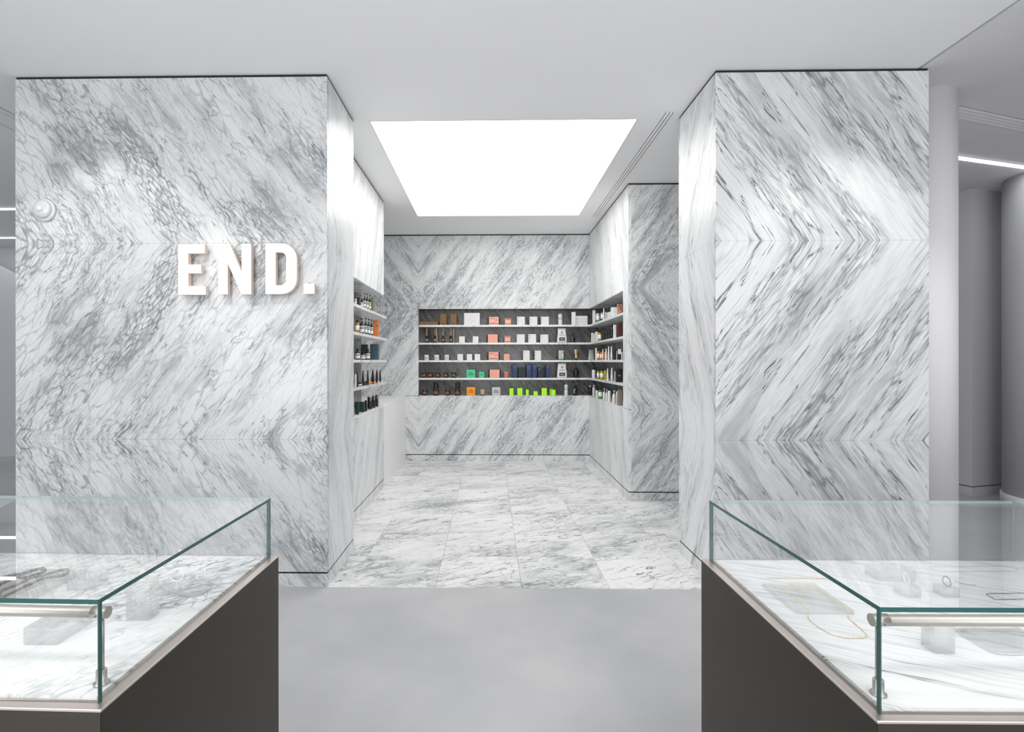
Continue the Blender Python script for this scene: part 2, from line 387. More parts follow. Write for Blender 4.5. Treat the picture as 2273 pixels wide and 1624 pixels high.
# clad pillars either side of the opening
def pillar(name, label, x0, x1, inner, matf, mats, seed):
    core = MB().box(x0+TH+.004, x1-TH-.004, Y1+TH+.004, Y1B-TH-.004, 0, ZC)
    o = struct(name, label, 'wall', core, M['dark'])
    stacks(o, x0, x1, Y1, Y1+TH, matf, lambda x, y, z: (x+y+seed, V(z)+seed))
    stacks(o, x0, x1, Y1B-TH, Y1B, mats, lambda x, y, z: (x+y+seed+3, V(z)+seed))
    for q in ((x0+.004, x1-.004, Y1+.004, Y1+TH), (x0+.004, x1-.004, Y1B-TH, Y1B-.004), (x0+.004, x0+TH, Y1+TH, Y1B-TH), (x1-TH, x1-.004, Y1+TH, Y1B-TH)): reveal(o, *q)
    for a, s in ((x0, 1), (x1, -1)):
        xa, xb = (a, a+TH) if s > 0 else (a-TH, a)
        stacks(o, xa, xb, Y1+TH+G, Y1B-TH-G, mats, lambda x, y, z: (y+seed+7+x*.01, V(z)+seed+2))
    return o
pillar('wall_front_left', 'grey and white marble pillar wall carrying the glowing sign', XLL, XL, XL, M['pillar'], M['side'], 4.0)
pillar('wall_front_right', 'white marble pillar wall with long diagonal grey veins', XR, XRR, XR, M['pillar2'], M['side'], 17.6)

# back wall with its niche
ND = .26
bw = struct('wall_back', 'bookmatched grey marble back wall around the shelf niche', 'wall',
    MB().box(-3.05, XW+ND+.4, Y2+ND+TH, Y2+ND+TH+.1, 0, ZC), M['dark'])
def U(x): return x if x < NL else 2*NL-x
buv = lambda x, y, z: (U(x)+y+31.3, V(z)+5.5)
slab(bw, -3.05, NL, Y2, Y2+TH, J1, TOPG, M['wall'], buv); slab(bw, NL, XW, Y2, Y2+TH, J1, TOPG, M['wall'], buv)
slab(bw, -3.05, NL, Y2, Y2+TH, ZD, J1, M['wall'], buv)
for a, b in ((0, GZ0), (GZ1, ZD-.004)):
    slab(bw, -3.05, NL, Y2, Y2+TH, a, b, M['wall'], buv); slab(bw, NL, XW, Y2, Y2+TH, a, b, M['wall'], buv)
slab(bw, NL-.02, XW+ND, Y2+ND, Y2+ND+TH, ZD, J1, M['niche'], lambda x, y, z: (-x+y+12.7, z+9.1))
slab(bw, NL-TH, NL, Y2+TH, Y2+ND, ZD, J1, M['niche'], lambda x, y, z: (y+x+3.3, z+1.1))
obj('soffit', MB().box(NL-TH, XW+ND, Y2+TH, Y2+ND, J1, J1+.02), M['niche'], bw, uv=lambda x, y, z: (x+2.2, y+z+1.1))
obj('ledge', MB().box(NL, XW+ND, Y2+TH, Y2+ND, ZD-.03, ZD), M['shelf'], bw, uv=lambda x, y, z: (x+5.2, y+z+1.1))
obj('core', MB().box(-3.05, XW+ND+.4, Y2+TH+.001, Y2+ND+TH-.001, 0, ZD-.031).box(-3.05, XW+ND+.4, Y2+TH+.001, Y2+ND+TH-.001, J1+.021, ZC).box(-3.05, NL-TH-.001, Y2+TH+.001, Y2+ND, 0, ZC), M['dark'], bw)

reveal(bw, -3.05, XW, Y2+.004, Y2+TH)

# right return wall with the continuing niche
YN = 6.055; XE = 2.78
rw = struct('wall_right', 'marble wall block with the shelf niche turning the corner', 'wall',
    MB().box(XW+ND+TH, XE, Y3+TH+.003, Y2+ND+TH, 0, ZC), M['dark'])
ruv = lambda x, y, z: (-(y+x)+44.2, V(z)+2.1)
for a, b in ((0, GZ0), (GZ1, ZD-.004), (J1, TOPG)): slab(rw, XW, XW+TH, Y3, Y2, a, b, M['side'], ruv)
slab(rw, XW, XW+TH, Y3, YN, ZD, J1, M['side'], ruv)
suv = lambda x, y, z: (-(x+y)+61.7, V(z)+4.4)
stacks(rw, XW+TH, XE, Y3, Y3+TH, M['wall'], suv)
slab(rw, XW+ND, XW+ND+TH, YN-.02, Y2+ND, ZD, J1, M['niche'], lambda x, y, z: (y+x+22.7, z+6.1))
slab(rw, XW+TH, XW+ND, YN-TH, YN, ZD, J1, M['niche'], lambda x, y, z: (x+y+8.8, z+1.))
obj('soffit', MB().box(XW+TH, XW+ND, YN-TH, Y2+.03, J1, J1+.02), M['wall'], rw, uv=lambda x, y, z: (y+9.2, x+z+1.1))
obj('ledge', MB().box(XW+TH, XW+ND, YN-TH, Y2+TH, ZD-.03, ZD), M['shelf'], rw, uv=lambda x, y, z: (y+5.2, x+z+1.1))
obj('core', MB().box(XW+TH+.001, XW+ND+.001, Y3+TH+.003, Y2-.001, 0, ZD-.031).box(XW+TH+.001, XW+ND+.001, Y3+TH+.003, Y2-.001, J1+.021, ZC).box(XW+TH+.001, XW+ND+TH, Y3+TH+.003, YN-TH-.001, 0, ZC), M['dark'], rw)

reveal(rw, XW+.004, XW+TH, Y3+TH, Y2); reveal(rw, XW+.004, XE, Y3+.004, Y3+TH)

# left niche wall, open at its far end
lw = struct('wall_left', 'pale marble wall with open shelves beside the sign pillar', 'wall',
    MB().box(XC-.30, XC-TH-.001, Y1B+.01, YL-TH-.001, .0, ZD-.031).box(XC-.30, XC-TH-.001, Y1B+.01, YL-TH-.001, J1+.021, ZC), M['dark'])
luv = lambda x, y, z: (-(y+x)+81.2, V(z)+7.1)
for a, b in ((0, GZ0), (GZ1, ZD-.032), (J1, TOPG)): slab(lw, XC-TH, XC, Y1B+.005, YL, a, b, M['side'], luv)
slab(lw, XC-.30, XC-TH, YL-TH, YL, 0, ZD-.032, M['side'], luv); slab(lw, XC-.30, XC-TH, YL-TH, YL, J1, TOPG, M['side'], luv)
obj('ledge', MB().box(XC-.30, XC+.001, Y1B+.005, YL, ZD-.031, ZD), M['shelf'], lw, uv=lambda x, y, z: (y+5.2, x+z+1.1))
obj('soffit', MB().box(XC-.30, XC-TH, Y1B+.005, YL-TH, J1, J1+.02), M['wall'], lw, uv=lambda x, y, z: (y+9.2, x+z+1.1))
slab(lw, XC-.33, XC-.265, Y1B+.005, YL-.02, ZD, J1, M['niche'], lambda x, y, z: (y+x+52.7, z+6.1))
reveal(lw, XC-TH, XC-.004, Y1B+.005, YL-TH); reveal(lw, XC-.30, XC-.004, YL-TH, YL-.004)
sd = struct('wall_alcove_left', 'plain white side wall of the recess behind the counter', 'wall', MB().box(-3.15, -3.05, Y1B, Y2+.3, 0, ZC), M['paint'])

# shop shell beyond
struct('wall_far_left', 'cool grey wall far beyond the sign pillar', 'wall', MB().box(-11.2, -11, -7, 12, 0, ZC).box(-11, -3.2, 8.9, 9.0, 0, ZC), M['paint_grey'])
struct('wall_far_right', 'grey wall at the far end of the hall', 'wall', MB().box(9.5, 9.7, -7, 12, 0, ZC).box(2.8, 9.5, 9.2, 9.3, 0, ZC), M['paint_cool'])
struct('wall_entrance', 'white wall behind the viewer', 'wall', MB().box(-11, 9.5, -7.2, -7, 0, ZC), M['paint'])
st = struct('wall_stair', 'white angled parapet wall beyond the sign pillar edge', 'wall', None)
obj('parapet', MB().loft([[(-8.35, 8.3, 0), (-6.3, 8.6, 0), (-6.3, 8.6, 2.25), (-8.35, 8.3, 3.30)], [(-8.35, 8.42, 0), (-6.3, 8.72, 0), (-6.3, 8.72, 2.25), (-8.35, 8.42, 3.30)]], 0, False), M['paint_grey'], st)

# round white column, square and round pillars in the hall on the right
c1 = struct('column_round', 'slim round white column behind the marble pillar', 'column', MB().lathe([(.18, 0), (.18, ZC)], 3.165, 3.972, 48), M['paint_field'])
c2 = struct('pillar_square', 'square grey pillar with dark groove above its plinth', 'pillar', None)
c2.location = (5.34, 6.065, 0); c2.rotation_euler = (0, 0, .28)
obj('shaft', MB().box(0, .6, 0, .5, .108, ZC), M['paint_cool'], c2); obj('groove', MB().box(.008, .592, .008, .492, .098, .108), M['dark'], c2)
obj('plinth', MB().box(0, .6, 0, .5, 0, .098), M['paint_cool'], c2)
c3 = struct('column_round', 'thick round grey column on a pale-edged plinth ring', 'column', MB().lathe([(.45, 0.10), (.45, ZC)], 5.86, 5.62, 64), M['paint_cool'])
obj('plinth_ring', MB().lathe([(.465, 0), (.465, .095), (.462, .1), (.45, .1)], 5.86, 5.62, 64), M['paint'], c3)

# white service counter in the recess
sc_ = thing('service_counter', 'plain white service counter against the marble back wall', 'counter', (-2.0, 7.28, 0))
obj('body', MB().box(-.9, XC+2.0-.002, -.83, .834, 0, .945), M['solid'], sc_)
obj('worktop', MB().box(-.9, XC+2.0, -.835, .834, .946, ZD), M['solid'], sc_)

# ------------------------------------------------------------------ marble shelves
SHZ = [2.049, 1.782, 1.517, 1.250]; SHT = .028
nm = ['topmost', 'second', 'third', 'lowest']
for k, z in enumerate(SHZ):
    m = MB(); e = .004
    pts = [(NL+e, Y2+.004), (XW+.004, Y2+.004), (XW+.004, YN+e), (XW+ND-e, YN+e), (XW+ND-e, Y2+ND-e), (NL+e, Y2+ND-e)]
    lo = [(x, y, z-SHT) for x, y in pts]; hi = [(x, y, z) for x, y in pts]; n = len(pts)
    m.v += lo+hi
    for i in range(n): j = (i+1) % n; m.quad([i, j, n+j, n+i])
    m.quad([5, 4, 1, 0]); m.quad([4, 3, 2, 1]); m.quad([6, 7, 10, 11]); m.quad([7, 8, 9, 10])
    tag(obj('wall_shelf', m, M['shelf'], uv=lambda x, y, z: (x+y+k*3.1, y-x+z+k)), '%s L-shaped white marble shelf of the back niche' % nm[k], 'shelf', 'back niche shelves')
    tag(obj('wall_shelf', MB().box(XC-.262, XC-.002, Y1B+.02, 6.62, z-SHT, z), M['shelf'], uv=lambda x, y, z: (y+k*2.1+9, x+z+k)),
        '%s straight marble shelf beside the sign pillar' % nm[k], 'shelf', 'pillar side shelves')

# ------------------------------------------------------------------ illuminated sign and detector on the sign wall
sg = thing('sign', 'glowing white block letters reading END. on grey marble', 'sign', (-2.0453, Y1-.07, 1.9385))
K = .000522
def sx(c): return (c-198)*K
def szz(c): return (868-c)*K
def arc(cx, cy, rx, ry, a0, a1, n=10): return [(cx+rx*math.cos(math.radians(a0+(a1-a0)*i/n)), cy+ry*math.sin(math.radians(a0+(a1-a0)*i/n))) for i in range(n+1)]
E_ = [(198, 868), (540, 868), (540, 762), (320, 762), (320, 598), (483, 598), (483, 492), (320, 492), (320, 348), (528, 348), (528, 238), (198, 238)]
N_ = [(705, 865), (818, 865), (818, 462), (1000, 865), (1115, 865), (1115, 235), (1002, 235), (1002, 602), (848, 235), (705, 235)]
Do = [(1303, 862), (1500, 862)]+arc(1500, 672, 190, 190, 90, 0)+arc(1500, 422, 190, 190, 0, -90)+[(1303, 232)]
Di = [(1425, 755), (1490, 755)]+arc(1490, 682, 73, 73, 90, 0)+arc(1490, 413, 73, 73, 0, -90)+[(1425, 340)]
O_ = [(1783, 860), (1912, 860), (1912, 735), (1783, 735)]
def letter(outer, inner, cxx):
    bm = bmesh.new()
    def build(yf, yb):
        loops = [outer]+([inner] if inner else [])
        fe = []
        for L in loops:
            vs = [bm.verts.new((sx(x), yf, szz(y))) for x, y in L]
            fe += [bm.edges.new((vs[i], vs[(i+1) % len(vs)])) for i in range(len(vs))]
        r = bmesh.ops.triangle_fill(bm, use_beauty=True, edges=fe)
        fs = [g for g in r['geom'] if isinstance(g, bmesh.types.BMFace)]
        ex = bmesh.ops.extrude_face_region(bm, geom=fs)
        bmesh.ops.translate(bm, vec=(0, yb-yf, 0), verts=[v for v in ex['geom'] if isinstance(v, bmesh.types.BMVert)])
        bmesh.ops.recalc_face_normals(bm, faces=bm.faces)
    out = []
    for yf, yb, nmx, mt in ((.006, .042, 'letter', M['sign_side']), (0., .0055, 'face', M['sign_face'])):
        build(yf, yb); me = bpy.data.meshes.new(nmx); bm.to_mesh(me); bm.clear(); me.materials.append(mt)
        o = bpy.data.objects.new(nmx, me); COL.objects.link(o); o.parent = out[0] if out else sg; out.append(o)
    bm.free()
    for px_, pz_ in ((cxx[0], 800), (cxx[1], 300)) if len(cxx) > 1 else ((cxx[0], 797),):
        obj('pin', MB().tube([(sx(px_), .041, szz(pz_)), (sx(px_), .07, szz(pz_))], .006, 8), M['nickel'], out[0])
letter(E_, None, (260, 260)); letter(N_, None, (760, 1055)); letter(Do, Di, (1365, 1365)); letter(O_, None, (1850,))
dt = thing('smoke_detector', 'round clear-domed detector on the sign wall near its outer edge', 'detector', (-2.985, Y1, 2.513))
def ylathe(mb, prof, cx, cz, n=32, mi=0):     # revolve about the y axis
    return mb.loft([[(cx+r*math.cos(2*PI*i/n), y, cz+r*math.sin(2*PI*i/n)) for i in range(n)] for r, y in prof], mi, True)
obj('base_ring', ylathe(MB(), [(.076, 0), (.076, -.014), (.070, -.018), (.03, -.020)], 0, 0), plain('detector_base', (.60, .60, .60), .35), dt)
obj('dome', ylathe(MB(), [(.062, -.019), (.060, -.028), (.050, -.037), (.03, -.043), (.012, -.045)], -.004, .004), plain('frosted_dome', (.62, .62, .62), .15, spec=.6), dt)
obj('lens', ylathe(MB(), [(.019, -.043), (.019, -.050), (.014, -.053), (.004, -.054)], -.004, .004), M['c_white'], dt)

# ------------------------------------------------------------------ glass display cases
def pane(mb, x0, x1, y0, y1, z0, z1, thin, butt=()):     # big faces glass, narrow faces teal edge
    mis = [1]*6     # faces: bottom, top, near, +x, far, -x
    if thin == 'z': mis[0] = mis[1] = 0; mis[4] = 2  # far edge painted lighter, as if light shone through the pane
    if thin == 'y': mis[2] = mis[4] = mis[0] = mis[1] = 0
    if thin == 'x': mis[3] = mis[5] = mis[0] = mis[1] = 0
    for k in butt: mis[k] = 2        # butt joints take the paler edge colour, light painted in
    mb.box(x0, x1, y0, y1, z0, z1, 0, mis); return mb
def case(label, loc, rz, sg_, deck, seed, mods):
    t = thing('display_case', label, 'display case', loc, rz, 'jewellery display cases')
    L = mods[-1]+.04; D = .702; H = .93
    def bx(u0, u1, y0, y1, z0, z1): return (min(sg_*u0, sg_*u1), max(sg_*u0, sg_*u1), y0, y1, z0, z1)
    obj('carcass', MB().box(*bx(.013, L-.013, .013, D-.013, .0, H-.03)), M['dark'], t)
    e = .0005; i_ = .012       # mitred cladding panels
    for q in ([(e, 0), (L-e, 0), (L-i_, i_), (i_, i_)], [(L, e), (L, D-e), (L-i_, D-i_), (L-i_, i_)], [(L-e, D), (e, D), (i_, D-i_), (L-i_, D-i_)], [(0, D-e), (0, e), (i_, i_), (i_, D-i_)]):
        pts = [(sg_*a, b) for a, b in q]; pts = pts if sg_ > 0 else pts[::-1]
        obj('panel', MB().loft([[(a, b, 0) for a, b in pts], [(a, b, H-.004) for a, b in pts]], 0, False), M['bronze'], t)
    w = .0245; r = MB()
    outer = [(0, 0), (L, 0), (L, D), (0, D)]; inner = [(w, w), (L-w, w), (L-w, D-w), (w, D-w)]
    b = 0
    for ring, z in ((outer, H-.004), (outer, H-.001), (None, H), (inner, H), (inner, H-.02)):
        if ring is None: ring = [(.001, .001), (L-.001, .001), (L-.001, D-.001), (.001, D-.001)]
        r.v += [(sg_*u, v, z) for u, v in ring]
    for k in range(4):
        for i in range(4):
            j = (i+1) % 4; q = [k*4+i, k*4+j, (k+1)*4+j, (k+1)*4+i]
            r.quad(q if sg_ > 0 else q[::-1])
    obj('rim', r, M['rim'], t)
    u = .026
    for m in mods:
        u1 = m-.0005 if m != mods[-1] else L-.026
        obj('marble_deck', MB().box(*bx(u, u1, .026, D-.026, H-.02, H+.006)), deck, t, uv=lambda x, y, z, s=seed: (x+s, y+z+s))
        u = m+.0005
    th = .008; zt = 1.103; u = .0165
    for m in mods:
        a, b2 = u, m-.0005
        if m == mods[-1]: b2 = L-.0165
        pn = [('front_pane', MB(), (a, b2, .0165, .0165+th, H, zt-th), 'y'), ('back_pane', MB(), (a, b2, D-.0165-th, D-.0165, H, zt-th), 'y'),
              ('side_pane', MB(), (a, a+th, .0165+th+.0003, D-.0165-th-.0003, H, zt-th), 'x'), ('side_pane', MB(), (b2-th, b2, .0165+th+.0003, D-.0165-th-.0003, H, zt-th), 'x'),
              ('top_pane', MB(), (a, b2, .0165, D-.0165, zt-th+.0002, zt), 'z')]
        if m != mods[0]: pn.pop(2)
        if m != mods[-1]: pn.pop(-2)
        for nme, mb, q, thin in pn: obj(nme, pane(mb, *bx(*q), thin, ((5 if sg_ > 0 else 3,) if m != mods[0] else ())+((3 if sg_ > 0 else 5,) if m != mods[-1] else ()) if thin != 'x' else ()), [M['glass'], M['glass_edge'], M['glass_edge_lit']], t)
        u = m+.0005
        if m != mods[-1]: continue
        lu0, lu1, lv, lz = .0325, L-.0325, .060, 1.062
        bar = obj('lamp_bar', MB().tube([(sg_*(lu0+.026), lv, lz), (sg_*(lu1-.026), lv, lz)], .0098, 20), M['nickel'], t)
        for uu, q in ((lu0, 1), (lu1, -1)):
            obj('socket', MB().tube([(sg_*uu, lv, lz), (sg_*(uu+q*.027), lv, lz)], .0103, 20), M['nickel'], bar)
            obj('grub_screw', MB().tube([(sg_*(uu+q*.016), lv-.0098, lz-.004), (sg_*(uu+q*.016), lv-.0108, lz-.004)], .0012, 8), M['dark'], bar)
        obj('light_strip', MB().box(*bx(lu0+.03, lu1-.03, lv+.001, lv+.007, lz-.0108, lz-.009)), M['lamp_strip'], bar)
        for uu, q in ((lu0, 1), (lu1, -1)):
            p = obj('post', MB().lathe([(.0046, H+.006), (.0046, lz-.008)], sg_*(uu+q*.012), lv, 14), M['nickel'], t)
            obj('collar', MB().lathe([(.0125, H+.006), (.0125, H+.009), (.0085, H+.0095), (.0085, H+.031), (.0078, H+.032), (.0046, H+.032)], sg_*(uu+q*.012), lv, 18), M['nickel'], p)
        u = m+.0005
    return t
case('glass-topped bronze jewellery case with bead necklaces, below the sign wall', (-.638, .871, 0), -.0214, -1, M['deckL'], 2.0, [.875])
case('glass-topped bronze jewellery case with gold chain, two glass sections', (.612, .863, 0), .0056, 1, M['deckR'], 6.4, [.872, 1.72])
ZD_ = .936
def block(label, x0, x1, y0, y1, h, group='clear acrylic blocks', z=ZD_):
    m = MB(); w, d = x1-x0, y1-y0
    m.box(-w/2, w/2, -d/2, d/2, 0, h, 0, [0, 0, 1, 1, 1, 1])
    o = obj('acrylic_block', m, [M['acrylic_face'], M['acrylic']], loc=((x0+x1)/2, (y0+y1)/2, z+.0002)); o.rotation_euler = (0, 0, 0)
    return tag(o, label, 'display block', group)
block('long low clear acrylic block closest to the lamp bar, left case', -.93, -.862, 1.057, 1.151, .034)
block('small clear acrylic block near the bead necklaces', -1.043, -.984, 1.31, 1.37, .026)
block('upright clear acrylic block in the bead necklace case', -.794, -.743, 1.16, 1.195, .083)
block('flat clear acrylic tile carrying two glass rings', -.825, -.707, 1.286, 1.40, .009)
block('clear acrylic riser under the two bead necklaces', -1.245, -1.080, 1.25, 1.405, .016)
block('flat clear acrylic slab under the gold chain loop', .682, .809, 1.213, 1.364, .009)
block('clear acrylic block carrying a silver chain loop', .995, 1.089, 1.397, 1.45, .026)
block('tall clear acrylic block just behind the right lamp bar', .855, .894, 1.052, 1.085, .055)
block('small clear acrylic block carrying the oval silver ring', 1.08, 1.116, 1.301, 1.335, .022)
block('small clear acrylic block carrying the beaded silver ring', .987, 1.025, 1.30, 1.336, .026)
block('flat clear acrylic slab beside the short silver chain', .965, 1.10, 1.058, 1.14, .008)

def smooth_path(pts, n, closed=True):
    P = [Vector((p[0], p[1], 0)) for p in pts]; out = []; N = len(P)
    segs = N if closed else N-1
    for i in range(segs):
        g = lambda k: P[k % N] if closed else P[max(0, min(N-1, k))]
        p0, p1, p2, p3 = g(i-1), g(i), g(i+1), g(i+2)
        for k in range(n):
            t = k/n
            out.append(.5*((2*p1)+(p2-p0)*t+(2*p0-5*p1+4*p2-p3)*t*t+(3*p1-p0-3*p2+p3)*t**3))
    if not closed: out.append(P[-1])
    return out
def resample(pts, step, closed=True):
    q = pts+[pts[0]] if closed else pts; out = [q[0]]; acc = 0
    for a, b in zip(q, q[1:]):
        d = (b-a).length
        while acc+d >= step and d > 1e-9:
            a = a+(b-a)*((step-acc)/d); out.append(a); d = (b-a).length; acc = 0
        acc += d
    return out
def strand(name, label, cat, pts, z, step, rad, mat, closed=True, group=None, alt=None, jitter=.15):
    P = resample(smooth_path(pts, 6, closed), step, closed); m = MB()
    for i, p in enumerate(P):
        r = rad*random.uniform(1-jitter, 1+jitter)
        zz = z(p) if callable(z) else z
        prof = [(r*.35, -r*.92), (r*.82, -r*.55), (r, 0), (r*.82, r*.55), (r*.35, r*.92)]
        m.lathe([(a, zz+b) for a, b in prof], p.x, p.y, 8, i % 2 if alt else 0)
    th = MB().tube([(p.x, p.y, z(p) if callable(z) else z) for p in P], rad*.28, 5, closed=closed)
    c = sum(P, Vector())/len(P)
    t = thing(name, label, cat, (c.x, c.y, ZD_), group=group)
    for nme, q, mt in (('bead_strand', m, [mat, alt or mat]), ('cord', th, mat)):
        q.v = [(x-c.x, y-c.y, zz-ZD_) for x, y, zz in q.v]; obj(nme, q, mt, t)
    return t

